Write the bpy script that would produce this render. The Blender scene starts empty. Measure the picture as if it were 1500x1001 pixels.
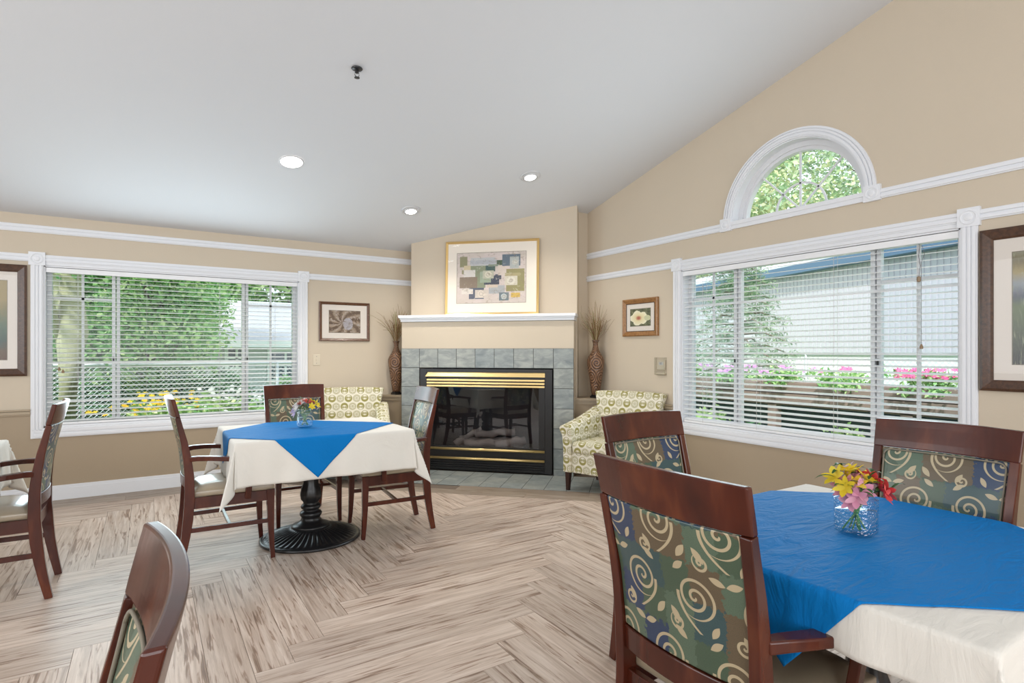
import bpy, math, random
import numpy as np
from mathutils import Vector, Matrix, noise as mnoise

C = bpy.context.scene.collection
SC = bpy.context.scene
PI = math.pi
R = math.radians
rnd = random.Random(7)

# ------------------------------------------------------------------ camera, sky, lights, exposure
H = 1.27
cam = bpy.data.cameras.new('camera')
cam.sensor_width = 36.0
cam.lens = 838.0 / 1500.0 * 36.0
cam.shift_y = 14.5 / 1500.0
cam.clip_start = 0.05
cam.clip_end = 300
co = bpy.data.objects.new('camera', cam)
C.objects.link(co)
co.location = (0, 0, H)
co.rotation_euler = (R(90), 0, -R(90 - 57.5))
SC.camera = co

SC.view_settings.view_transform = 'Standard'
SC.view_settings.look = 'None'
SC.view_settings.gamma = 1.0
SC.view_settings.use_curve_mapping = False
SC.view_settings.exposure = 0.0

w = bpy.data.worlds.new('sky')
SC.world = w
w.use_nodes = True
w.node_tree.nodes['Background'].inputs[0].default_value = (0.86, 0.93, 1.0, 1)
w.node_tree.nodes['Background'].inputs[1].default_value = 1.9

def sun_light():
    l = bpy.data.lights.new('sun', 'SUN')
    l.energy = 4.2
    l.angle = R(3)
    l.color = (1.0, 0.96, 0.88)
    o = bpy.data.objects.new('sun', l)
    C.objects.link(o)
    d = Vector((0.62, 0.45, -0.85))
    o.rotation_euler = d.to_track_quat('-Z', 'Y').to_euler()
sun_light()

def area(name, loc, d, sx, sy, e, col):
    l = bpy.data.lights.new(name, 'AREA')
    l.shape = 'RECTANGLE'
    l.size = sx; l.size_y = sy
    l.energy = e; l.color = col
    o = bpy.data.objects.new(name, l)
    C.objects.link(o)
    o.location = loc
    o.rotation_euler = Vector(d).to_track_quat('-Z', 'Y').to_euler()
    return o
# soft fill lights added before the closed walls behind the camera
area('rear_fill_area', (0.2, -3.7, 1.75), (0, 1, -0.16), 6.5, 2.3, 205, (0.90, 0.95, 1.0))
area('side_fill_area', (-3.9, 1.6, 1.85), (1, 0.05, -0.08), 5.6, 1.9, 150, (0.90, 0.95, 1.0))
# daylight entering by the two windows in view
area('north_window_daylight', (0.29, 6.02, 1.33), (0, -1, 0.12), 2.0, 1.3, 32, (0.74, 0.91, 1.0))
area('east_window_daylight', (3.86, 2.46, 1.33), (-1, 0, 0.12), 2.0, 1.3, 28, (0.76, 0.91, 1.0))

# ------------------------------------------------------------------ shader helpers
class X:
    """a value in a node tree, with arithmetic"""
    def __init__(s, nt, v): s.nt, s.v = nt, v
    def _m(s, op, *a):
        n = s.nt.nodes.new('ShaderNodeMath'); n.operation = op
        for i, q in enumerate((s,) + a):
            q = q.v if isinstance(q, X) else q
            if isinstance(q, (int, float)): n.inputs[i].default_value = q
            else: s.nt.links.new(q, n.inputs[i])
        return X(s.nt, n.outputs[0])
    def __add__(s, o): return s._m('ADD', o)
    def __radd__(s, o): return s._m('ADD', o)
    def __sub__(s, o): return s._m('SUBTRACT', o)
    def __rsub__(s, o): return X(s.nt, o)._m('SUBTRACT', s) if False else (s * -1) + o
    def __mul__(s, o): return s._m('MULTIPLY', o)
    def __rmul__(s, o): return s._m('MULTIPLY', o)
    def __truediv__(s, o): return s._m('DIVIDE', o)
    def fl(s): return s._m('FLOOR')
    def fr(s): return s._m('FRACT')
    def ab(s): return s._m('ABSOLUTE')
    def sin(s): return s._m('SINE')
    def cos(s): return s._m('COSINE')
    def sqrt(s): return s._m('SQRT')
    def lt(s, o): return s._m('LESS_THAN', o)
    def gt(s, o): return s._m('GREATER_THAN', o)
    def mx(s, o): return s._m('MAXIMUM', o)
    def mn(s, o): return s._m('MINIMUM', o)
    def at2(s, o): return s._m('ARCTAN2', o)
    def pw(s, o): return s._m('POWER', o)
    def mod(s, o): return s._m('FLOORED_MODULO', o)

class T:
    """material builder"""
    def __init__(s, name, base=(0.8, 0.8, 0.8), rough=0.5, metal=0.0, spec=0.5, coat=0.0):
        m = bpy.data.materials.new(name); m.use_nodes = True
        s.m = m; s.nt = m.node_tree
        s.p = s.nt.nodes['Principled BSDF']
        s.p.inputs['Base Color'].default_value = (*base, 1)
        s.p.inputs['Roughness'].default_value = rough
        s.p.inputs['Metallic'].default_value = metal
        s.p.inputs['Specular IOR Level'].default_value = spec
        s.p.inputs['Coat Weight'].default_value = coat
        s.p.inputs['Coat Roughness'].default_value = 0.15
    def n(s, t, **k):
        n = s.nt.nodes.new(t)
        for a, b in k.items(): setattr(n, a, b)
        return n
    def L(s, a, b):
        a = a.v if isinstance(a, X) else a
        s.nt.links.new(a, b)
    def co(s, kind='Object'):
        return s.n('ShaderNodeTexCoord').outputs[kind]
    def xyz(s, v):
        n = s.n('ShaderNodeSeparateXYZ'); s.L(v, n.inputs[0])
        return [X(s.nt, o) for o in n.outputs]
    def comb(s, *a):
        n = s.n('ShaderNodeCombineXYZ')
        for i, q in enumerate(a):
            if isinstance(q, X): s.L(q, n.inputs[i])
            else: n.inputs[i].default_value = q
        return n.outputs[0]
    def scale(s, v, k):
        n = s.n('ShaderNodeVectorMath', operation='MULTIPLY'); s.L(v, n.inputs[0])
        n.inputs[1].default_value = k
        return n.outputs[0]
    def addv(s, v, o):
        n = s.n('ShaderNodeVectorMath', operation='ADD'); s.L(v, n.inputs[0]); s.L(o, n.inputs[1])
        return n.outputs[0]
    def noise(s, v, sc, det=3, rough=0.5, dist=0.0):
        n = s.n('ShaderNodeTexNoise')
        if v is not None: s.L(v, n.inputs['Vector'])
        n.inputs['Scale'].default_value = sc; n.inputs['Detail'].default_value = det
        n.inputs['Roughness'].default_value = rough; n.inputs['Distortion'].default_value = dist
        return X(s.nt, n.outputs[0])
    def ramp(s, f, stops, interp='LINEAR'):
        n = s.n('ShaderNodeValToRGB'); n.color_ramp.interpolation = interp
        el = n.color_ramp.elements
        while len(el) < len(stops): el.new(0.5)
        for e, (p, c) in zip(el, stops):
            e.position = p; e.color = (*c, 1)
        s.L(f, n.inputs[0])
        return n.outputs[0]
    def mix(s, f, a, b, mode='MIX'):
        n = s.n('ShaderNodeMix', data_type='RGBA', blend_type=mode)
        for q, i in ((f, 0), (a, 6), (b, 7)):
            if isinstance(q, X): s.L(q, n.inputs[i])
            elif isinstance(q, (int, float)): n.inputs[i].default_value = q
            elif isinstance(q, tuple): n.inputs[i].default_value = (*q, 1)
            else: s.L(q, n.inputs[i])
        return n.outputs[2]
    def col(s, c): s.L(c, s.p.inputs['Base Color'])
    def bump(s, h, st=0.3, d=0.01):
        n = s.n('ShaderNodeBump'); n.inputs['Strength'].default_value = st; n.inputs['Distance'].default_value = d
        s.L(h, n.inputs['Height']); s.L(n.outputs[0], s.p.inputs['Normal'])
    def rand(s): return X(s.nt, s.n('ShaderNodeObjectInfo').outputs['Random'])
    def island(s): return X(s.nt, s.n('ShaderNodeNewGeometry').outputs['Random Per Island'])

def plain(name, c, rough=0.5, metal=0.0, spec=0.5, coat=0.0, bump=0.0, bs=200, var=0.0):
    t = T(name, c, rough, metal, spec, coat)
    if bump: t.bump(t.noise(t.co(), bs, 2), bump, 0.002)
    if var:
        f = t.noise(t.co(), 3, 3)
        t.col(t.mix(f, tuple(q * (1 - var) for q in c), tuple(min(1, q * (1 + var)) for q in c)))
    return t.m

M_WALL = plain('beige_wall_paint', (0.62, 0.530, 0.415), 0.6, spec=0.25, bump=0.25, bs=140, var=0.02)
M_WALLD = plain('tan_wall_paint', (0.40, 0.315, 0.22), 0.55, spec=0.3, bump=0.25, bs=140, var=0.02)
M_CEIL = plain('ceiling_paint', (0.68, 0.685, 0.70), 0.85, spec=0.1, bump=0.2, bs=90)
M_TRIM = plain('white_trim_paint', (0.80, 0.81, 0.84), 0.35)
M_VINYL = plain('white_window_vinyl', (0.74, 0.74, 0.76), 0.3)
M_RAIL = plain('tan_rail_paint', (0.42, 0.335, 0.235), 0.4)
M_BLIND = plain('white_blind_slat', (0.86, 0.86, 0.87), 0.35)
M_BLACK = plain('black_metal', (0.012, 0.012, 0.013), 0.35, spec=0.5)
M_IRON = plain('cast_iron', (0.012, 0.012, 0.013), 0.32, spec=0.6, bump=0.5, bs=60)
M_DARK = plain('dark_firebox', (0.025, 0.025, 0.025), 0.8)
M_CORD = plain('grey_cord', (0.18, 0.16, 0.17), 0.7)
M_LIGHTCORD = plain('white_cord', (0.6, 0.6, 0.6), 0.7)
M_WBEAD = plain('wood_bead', (0.28, 0.19, 0.11), 0.4)
M_PLATE = plain('ivory_plastic', (0.66, 0.58, 0.45), 0.35)
M_DKWOOD = plain('dark_wood_leg', (0.035, 0.012, 0.008), 0.3)
M_GROUT = plain('grout', (0.07, 0.07, 0.068), 0.9)
M_SUBFLOOR = plain('floor_joint', (0.16, 0.12, 0.09), 0.9)
M_HOLE = plain('brass_plug', (0.55, 0.40, 0.20), 0.3, metal=0.6)

def brass():
    t = T('polished_brass', (0.95, 0.70, 0.32), 0.30, 0.85)
    return t.m
M_BRASS = brass()
M_GOLD = plain('gold_frame', (0.80, 0.55, 0.22), 0.3, metal=0.8)

def glass(name, tint=(1, 1, 1), f=1.45, rough=0.0, tr=1.0):
    m = bpy.data.materials.new(name); m.use_nodes = True
    nt = m.node_tree; nt.nodes.clear()
    o = nt.nodes.new('ShaderNodeOutputMaterial')
    a = nt.nodes.new('ShaderNodeBsdfTransparent'); a.inputs[0].default_value = (*tint, 1)
    g = nt.nodes.new('ShaderNodeBsdfGlossy'); g.inputs['Roughness'].default_value = rough
    x = nt.nodes.new('ShaderNodeMixShader'); fr = nt.nodes.new('ShaderNodeFresnel'); fr.inputs[0].default_value = f
    ge = nt.nodes.new('ShaderNodeNewGeometry')
    v = X(nt, fr.outputs[0]) * (X(nt, ge.outputs['Backfacing']) * -1.0 + 1.0)
    nt.links.new(v.v, x.inputs[0]); nt.links.new(a.outputs[0], x.inputs[1]); nt.links.new(g.outputs[0], x.inputs[2])
    nt.links.new(x.outputs[0], o.inputs[0])
    return m
M_GLASS = glass('window_glass', (0.97, 0.99, 0.98), 1.4)
M_FIREGLASS = glass('fireplace_glass', (0.86, 0.86, 0.88), 1.75)
M_PICGLASS = glass('picture_glass', (1, 1, 1), 1.35)
M_SCREEN = glass('side_pane_glass', (0.90, 0.94, 0.95), 1.4)

def jar_glass():
    t = T('dimpled_jar_glass', (0.92, 0.98, 1.0), 0.02)
    nt = t.nt
    a = t.n('ShaderNodeBsdfTransparent'); a.inputs[0].default_value = (0.90, 0.96, 0.98, 1)
    g = t.n('ShaderNodeBsdfGlossy'); g.inputs['Roughness'].default_value = 0.04
    v = t.n('ShaderNodeTexVoronoi'); v.inputs['Scale'].default_value = 130; t.L(t.co(), v.inputs['Vector'])
    b = t.n('ShaderNodeBump'); b.inputs['Strength'].default_value = 1.0; b.inputs['Distance'].default_value = 0.0035
    t.L(v.outputs['Distance'], b.inputs['Height'])
    fr = t.n('ShaderNodeFresnel'); fr.inputs[0].default_value = 2.1
    t.L(b.outputs[0], fr.inputs['Normal']); t.L(b.outputs[0], g.inputs['Normal'])
    ge = t.n('ShaderNodeNewGeometry')
    x = t.n('ShaderNodeMixShader'); t.L(X(nt, fr.outputs[0]) * (X(nt, ge.outputs['Backfacing']) * -1.0 + 1.0), x.inputs[0]); t.L(a.outputs[0], x.inputs[1]); t.L(g.outputs[0], x.inputs[2])
    t.L(x.outputs[0], nt.nodes['Material Output'].inputs[0])
    return t.m
M_JAR = jar_glass()
M_WATER = glass('water', (0.90, 0.97, 0.97), 1.33)

def wood_cherry():
    t = T('cherry_wood', rough=0.28, spec=0.4, coat=0.2)
    c = t.scale(t.co(), (5, 5, 1.6))
    f = t.noise(c, 2.4, 3, 0.5, 0.4)
    t.col(t.ramp(f, [(0.25, (0.040, 0.0075, 0.004)), (0.55, (0.080, 0.015, 0.0065)), (0.8, (0.155, 0.038, 0.013))]))
    r = t.noise(t.co(), 40, 3)
    t.L(r * 0.12 + 0.17, t.p.inputs['Roughness'])
    return t.m
M_CHERRY = wood_cherry()

def wood_frame(name, a, b, sc=1.0):
    t = T(name, rough=0.35, coat=0.2)
    f = t.noise(t.co(), 60 * sc, 4, 0.7, 0.5)
    t.col(t.ramp(f, [(0.3, a), (0.7, b)]))
    return t.m
M_FRAME1 = wood_frame('brown_frame', (0.038, 0.015, 0.007), (0.100, 0.042, 0.018))
M_FRAME2 = wood_frame('walnut_frame', (0.075, 0.030, 0.014), (0.17, 0.075, 0.036))
M_FRAME3 = wood_frame('bronze_frame', (0.20, 0.085, 0.025), (0.40, 0.20, 0.07))
M_MAT = plain('picture_mat', (0.74, 0.68, 0.62), 0.8)
M_MATC = plain('cream_mat', (0.86, 0.78, 0.68), 0.8)

def floor_wood(name, dark=1.0, warm=0.0):
    t = T(name, rough=0.30, spec=0.32)
    uv = t.co('UV')
    rn = t.rand()
    off = t.comb(rn * 37.0, rn * 91.0, rn * 13.0)
    v = t.addv(uv, off)
    g1 = t.noise(t.scale(v, (1.1, 20, 1)), 2.2, 5, 0.6, 0.8)
    g2 = t.noise(t.scale(v, (2.0, 34, 1)), 1.6, 4, 0.55, 1.0)
    g3 = t.noise(t.scale(v, (1, 2.5, 1)), 3.0, 2)
    base = t.ramp(g1, [(0.28, (0.39 * dark, 0.295 * dark, (0.235 - warm) * dark)), (0.5, (0.58 * dark, 0.47 * dark, (0.395 - warm) * dark)), (0.72, (0.73 * dark, 0.625 * dark, (0.55 - warm) * dark))])
    streak = t.ramp(g2 + (g3 - 0.5) * 0.35, [(0.56, (1, 1, 1)), (0.62, (0.58, 0.49, 0.43)), (0.72, (0.34, 0.27, 0.22))])
    big = t.noise(v, 1.8, 2)
    c = t.mix(0.9, base, streak, 'MULTIPLY')
    c = t.mix(0.5, c, t.ramp(big, [(0.3, (0.80, 0.78, 0.76)), (0.7, (1, 1, 1))]), 'MULTIPLY')
    tint = t.ramp(rn, [(0, (0.84, 0.82, 0.80)), (1, (1.08, 1.06, 1.04))])
    t.col(t.mix(1.0, c, tint, 'MULTIPLY'))
    t.L(g1 * 0.16 + 0.28, t.p.inputs['Roughness'])
    t.bump(g1, 0.12, 0.002)
    return t.m
M_PLANK = floor_wood('greige_plank')
M_PLANKD = floor_wood('border_plank', 0.62, 0.02)

def slate():
    t = T('grey_green_tile', rough=0.38, spec=0.5)
    rn = t.rand()
    v = t.addv(t.co(), t.comb(rn * 31.0, rn * 17.0, rn * 7.0))
    f = t.noise(t.scale(v, (1, 1, 2.2)), 7, 5, 0.6, 0.8)
    c = t.ramp(f, [(0.3, (0.20, 0.225, 0.225)), (0.5, (0.29, 0.31, 0.30)), (0.72, (0.40, 0.415, 0.39))])
    tint = t.ramp(rn, [(0, (0.88, 0.92, 0.95)), (1, (1.08, 1.06, 1.02))])
    t.col(t.mix(1.0, c, tint, 'MULTIPLY'))
    t.bump(f, 0.3, 0.004)
    return t.m
M_TILE = slate()

def fabric_vine():
    t = T('vine_fabric', rough=0.42, spec=0.5, coat=0.25)
    uv = t.co('UV')
    wob = t.noise(t.scale(uv, (1, 1, 1)), 90, 2)
    u, v, _ = t.xyz(uv)
    uq = (u + wob * 0.035) / 0.080; vq = (v + wob * 0.035) / 0.090
    wn = t.n('ShaderNodeTexWhiteNoise'); t.L(t.comb(uq.fl(), vq.fl(), 0.0), wn.inputs['Vector'])
    bg = t.ramp(X(t.nt, wn.outputs['Value']), [(0, (0.065, 0.105, 0.065)), (0.26, (0.025, 0.050, 0.110)), (0.48, (0.130, 0.095, 0.055)), (0.66, (0.100, 0.150, 0.100)), (0.84, (0.040, 0.085, 0.090))], 'CONSTANT')
    fine = t.noise(t.scale(uv, (1, 1, 1)), 600, 1)
    bg = t.mix(0.5, bg, t.ramp(fine, [(0.35, (0.65, 0.65, 0.65)), (0.65, (1.2, 1.2, 1.2))]), 'MULTIPLY')
    mask = None
    def OR(a, b): return b if a is None else a.mx(b)
    for S, ou, ov, Rm, pit, wd, leaves in ((0.165, 0.011, 0.03, 0.32, 0.145, 0.022, 1), (0.165, 0.066, 0.105, 0.13, 0.085, 0.019, 0)):
        a = (u + ou) / S; b = (v + ov) / S
        row = b.fl(); a = a + (row.mod(2.0)) * 0.5
        cx = a.fl()
        par = (cx + row).mod(2.0) * 2.0 - 1.0
        p = (a.fr() - 0.5) * par; q = b.fr() - 0.5
        r = (p * p + q * q).sqrt(); th = q.at2(p) / (2 * PI)
        sp = ((r / pit - th).fr() - 0.5).ab() * pit
        mask = OR(mask, sp.lt(wd) * r.lt(Rm))
        # stem leaving the spiral
        st = (p - 0.285 + (q + 0.02) * (q + 0.02) * 1.5).ab().lt(wd * 1.2) * q.lt(0.02)
        if leaves: mask = OR(mask, st)
        if leaves:
            for (lx, ly, an, ll, lw) in ((0.36, -0.36, 0.9, 0.13, 0.055), (0.22, 0.41, 2.5, 0.12, 0.05), (-0.38, 0.34, 0.3, 0.12, 0.05), (-0.28, -0.40, 2.1, 0.11, 0.048)):
                ca, sa = math.cos(an), math.sin(an)
                x2 = ((p - lx) * ca + (q - ly) * sa) / ll; y2 = ((q - ly) * ca - (p - lx) * sa) / lw
                mask = OR(mask, (x2 * x2 + y2.ab()).lt(1.0))
    c = t.mix(mask, bg, (0.50, 0.41, 0.26))
    t.col(c)
    t.bump(mask + fine * 0.3, 0.25, 0.001)
    return t.m
M_VINE = fabric_vine()

def fabric_damask():
    t = T('olive_damask', rough=0.75, spec=0.2)
    u, v, _ = t.xyz(t.co('UV'))
    S = 0.082
    a = u / S; b = v / S
    row = b.fl(); a = a + row.mod(2.0) * 0.5
    cell = a.fl()
    par = cell.mod(2.0)
    sgn = (row.mod(2.0)) * 2.0 - 1.0
    p = (a.fr() - 0.5); q = (b.fr() - 0.5) * sgn
    r = (p * p + q * q).sqrt()
    d2 = (p * p + (q - 0.12) * (q - 0.12)).sqrt()
    cres = r.lt(0.46) * d2.gt(0.30)
    dots = None
    for sx in (-1, 1):
        dd = ((p - 0.15 * sx) * (p - 0.15 * sx) + (q - 0.10) * (q - 0.10)).sqrt()
        m = (dd - 0.09).ab().lt(0.045).mx(dd.lt(0.02))
        dots = m if dots is None else dots.mx(m)
    A = cres.mx(dots)
    th = q.at2(p)
    pet = (th * 6.0).cos() * 0.07 + 0.15
    B = (r - pet).ab().lt(0.035).mx(r.lt(0.05)).mx((r - 0.34).ab().lt(0.035)).mx((r - 0.45).ab().lt(0.02))
    mask = A * (par * -1.0 + 1.0) + B * par
    t.col(t.mix(mask, (0.78, 0.735, 0.62), (0.32, 0.285, 0.095)))
    t.bump(t.noise(t.co(), 500, 1), 0.2, 0.001)
    return t.m
M_DAMASK = fabric_damask()

def vinyl_seat():
    t = T('tan_vinyl', (0.40, 0.325, 0.225), 0.30, spec=0.7, coat=1.0)
    t.bump(t.noise(t.co(), 220, 2), 0.15, 0.001)
    return t.m
M_SEAT = vinyl_seat()
M_PIPE = plain('piping_fabric', (0.22, 0.19, 0.14), 0.6)

def cloth(name, c, rough=0.75, sheen=0.2, bst=0.22):
    t = T(name, c, rough, spec=0.08)
    t.p.inputs['Sheen Weight'].default_value = sheen
    co_ = t.co()
    a = t.noise(t.scale(co_, (6, 16, 6)), 1.2, 4, 0.55, 1.5)
    b = t.noise(co_, 500, 1)
    t.bump(a + b * 0.02, bst, 0.02)
    return t.m
M_CLOTHW = cloth('cream_linen', (0.78, 0.745, 0.68))
M_CLOTHB = cloth('blue_linen', (0.004, 0.18, 0.52), 0.6, 0.0, 0.5)

def vase_mat():
    t = T('carved_brown_vase', rough=0.32, spec=0.5)
    n = t.n('ShaderNodeTexCoord')
    x, y, z = t.xyz(n.outputs['Object'])
    th = y.at2(x)
    a = th / PI * 2.0; b = z / 0.145
    row = b.fl()
    p = ((a + row * 0.5).fr() - 0.5); q = b.fr() - 0.5
    r = (p * p + q * q).sqrt(); an = q.at2(p) / (2 * PI)
    m = ((r / 0.19 - an).fr() - 0.5).ab() * 2.0
    f = t.noise(n.outputs['Object'], 30, 3)
    t.col(t.mix(m * f * 1.6, (0.035, 0.013, 0.007), (0.36, 0.195, 0.105)))
    t.bump(m, 0.5, 0.006)
    return t.m
M_VASE = vase_mat()

def leaf_mat(name, stops, rough=0.6, trans=0.25):
    t = T(name, rough=rough, spec=0.25)
    c = t.ramp(t.island(), stops)
    t.col(c)
    tr = t.n('ShaderNodeBsdfTranslucent'); t.L(c, tr.inputs[0])
    mx = t.n('ShaderNodeMixShader'); mx.inputs[0].default_value = trans
    t.L(t.p.outputs[0], mx.inputs[1]); t.L(tr.outputs[0], mx.inputs[2])
    t.L(mx.outputs[0], t.nt.nodes['Material Output'].inputs[0])
    return t.m
M_LEAF1 = leaf_mat('maple_leaves', [(0, (0.12, 0.32, 0.10)), (0.4, (0.27, 0.54, 0.20)), (0.75, (0.52, 0.76, 0.34)), (1, (0.78, 0.88, 0.48))])
M_LEAF2 = leaf_mat('dark_leaves', [(0, (0.07, 0.18, 0.09)), (0.6, (0.17, 0.36, 0.18)), (1, (0.36, 0.55, 0.30))])
M_LEAF3 = leaf_mat('pale_leaves', [(0, (0.22, 0.42, 0.14)), (0.5, (0.48, 0.66, 0.30)), (1, (0.74, 0.82, 0.50))])
M_NEEDLE = leaf_mat('evergreen_needles', [(0, (0.12, 0.22, 0.14)), (0.6, (0.28, 0.42, 0.26)), (1, (0.50, 0.60, 0.38))])
M_AUTUMN = leaf_mat('yellow_green_leaves', [(0, (0.36, 0.54, 0.34)), (0.5, (0.60, 0.70, 0.42)), (0.8, (0.80, 0.74, 0.48)), (1, (0.72, 0.84, 0.66))])
M_AUTUMN2 = leaf_mat('hazed_green_leaves', [(0, (0.42, 0.56, 0.46)), (0.5, (0.60, 0.72, 0.56)), (1, (0.84, 0.90, 0.74))])  # haze over the far trees painted into the leaf colour, making it paler
M_YFLOWER = leaf_mat('yellow_petals', [(0, (0.80, 0.46, 0.03)), (1, (0.95, 0.72, 0.06))])
M_WFLOWER = leaf_mat('white_petals', [(0, (0.8, 0.8, 0.82)), (1, (0.9, 0.9, 0.9))])
M_PKFLOWER = leaf_mat('magenta_petals', [(0, (0.80, 0.08, 0.28)), (1, (0.92, 0.22, 0.48))])
M_PUFLOWER = leaf_mat('purple_petals', [(0, (0.55, 0.22, 0.60)), (1, (0.78, 0.45, 0.80))])
M_PETY = leaf_mat('yellow_lily_petals', [(0, (0.86, 0.62, 0.03)), (1, (0.93, 0.76, 0.10))], 0.5, 0.2)
M_PETP = leaf_mat('pink_lily_petals', [(0, (0.72, 0.30, 0.42)), (1, (0.82, 0.48, 0.56))], 0.5, 0.2)
M_PETR = leaf_mat('red_lily_petals', [(0, (0.62, 0.035, 0.05)), (1, (0.80, 0.13, 0.11))], 0.5, 0.2)
M_PETW = leaf_mat('white_lily_petals', [(0, (0.82, 0.80, 0.76)), (1, (0.90, 0.88, 0.85))], 0.5, 0.2)
M_PETL = leaf_mat('lilac_lily_petals', [(0, (0.60, 0.48, 0.66)), (1, (0.76, 0.66, 0.80))], 0.5, 0.2)
M_PETC = leaf_mat('coral_lily_petals', [(0, (0.78, 0.14, 0.12)), (1, (0.86, 0.30, 0.25))], 0.5, 0.2)
M_STEM = plain('green_stem', (0.10, 0.26, 0.05), 0.5)
M_BLADE = leaf_mat('lily_leaves', [(0, (0.03, 0.10, 0.03)), (1, (0.09, 0.24, 0.06))], 0.4, 0.1)
M_DRY = leaf_mat('dried_grass', [(0, (0.17, 0.08, 0.035)), (0.6, (0.32, 0.19, 0.09)), (0.75, (0.26, 0.30, 0.08)), (0.85, (0.50, 0.40, 0.24)), (1, (0.60, 0.50, 0.32))], 0.7, 0.1)
M_BARK = plain('pale_bark', (0.44, 0.42, 0.27), 0.9, bump=0.8, bs=25, var=0.25)
M_BARKD = plain('grey_bark', (0.22, 0.18, 0.15), 0.9, bump=0.8, bs=25, var=0.25)
M_GRASS = plain('lawn', (0.26, 0.42, 0.16), 0.9, bump=0.8, bs=30, var=0.3)
M_ROOF = plain('grey_shingles', (0.42, 0.42, 0.46), 0.9, bump=0.5, bs=20, var=0.15)
M_SIDING = plain('pale_siding', (0.55, 0.56, 0.58), 0.7)
M_METSIDE = plain('metal_siding', (0.62, 0.60, 0.67), 0.5, spec=0.4)
M_METROOF = plain('metal_roof', (0.74, 0.76, 0.82), 0.5)
M_BLUE = plain('blue_fascia', (0.11, 0.19, 0.31), 0.5)
M_WHITE = plain('white_concrete', (0.80, 0.80, 0.82), 0.8, var=0.05)
M_TIMBER = plain('weathered_timber', (0.30, 0.22, 0.20), 0.8, bump=0.4, bs=20, var=0.2)
M_WIRE = plain('galvanised_wire', (0.62, 0.66, 0.70), 0.4, metal=0.3)
M_DKGLASS = plain('dark_window_glass', (0.05, 0.08, 0.11), 0.1, spec=0.8)
M_LOG = plain('ceramic_log', (0.24, 0.20, 0.17), 0.9, bump=1.0, bs=30, var=0.5)
M_EMBER = plain('ember_bed', (0.45, 0.33, 0.24), 0.9, bump=1.0, bs=60, var=0.4)

def emit(name, c, s):
    t = T(name, c, 0.5)
    t.p.inputs['Emission Color'].default_value = (*c, 1)
    t.p.inputs['Emission Strength'].default_value = s
    return t.m
M_LAMP = emit('lit_lamp_lens', (1.0, 0.97, 0.92), 9.0)
M_CAN = plain('lamp_trim', (0.62, 0.62, 0.63), 0.4)

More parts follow.
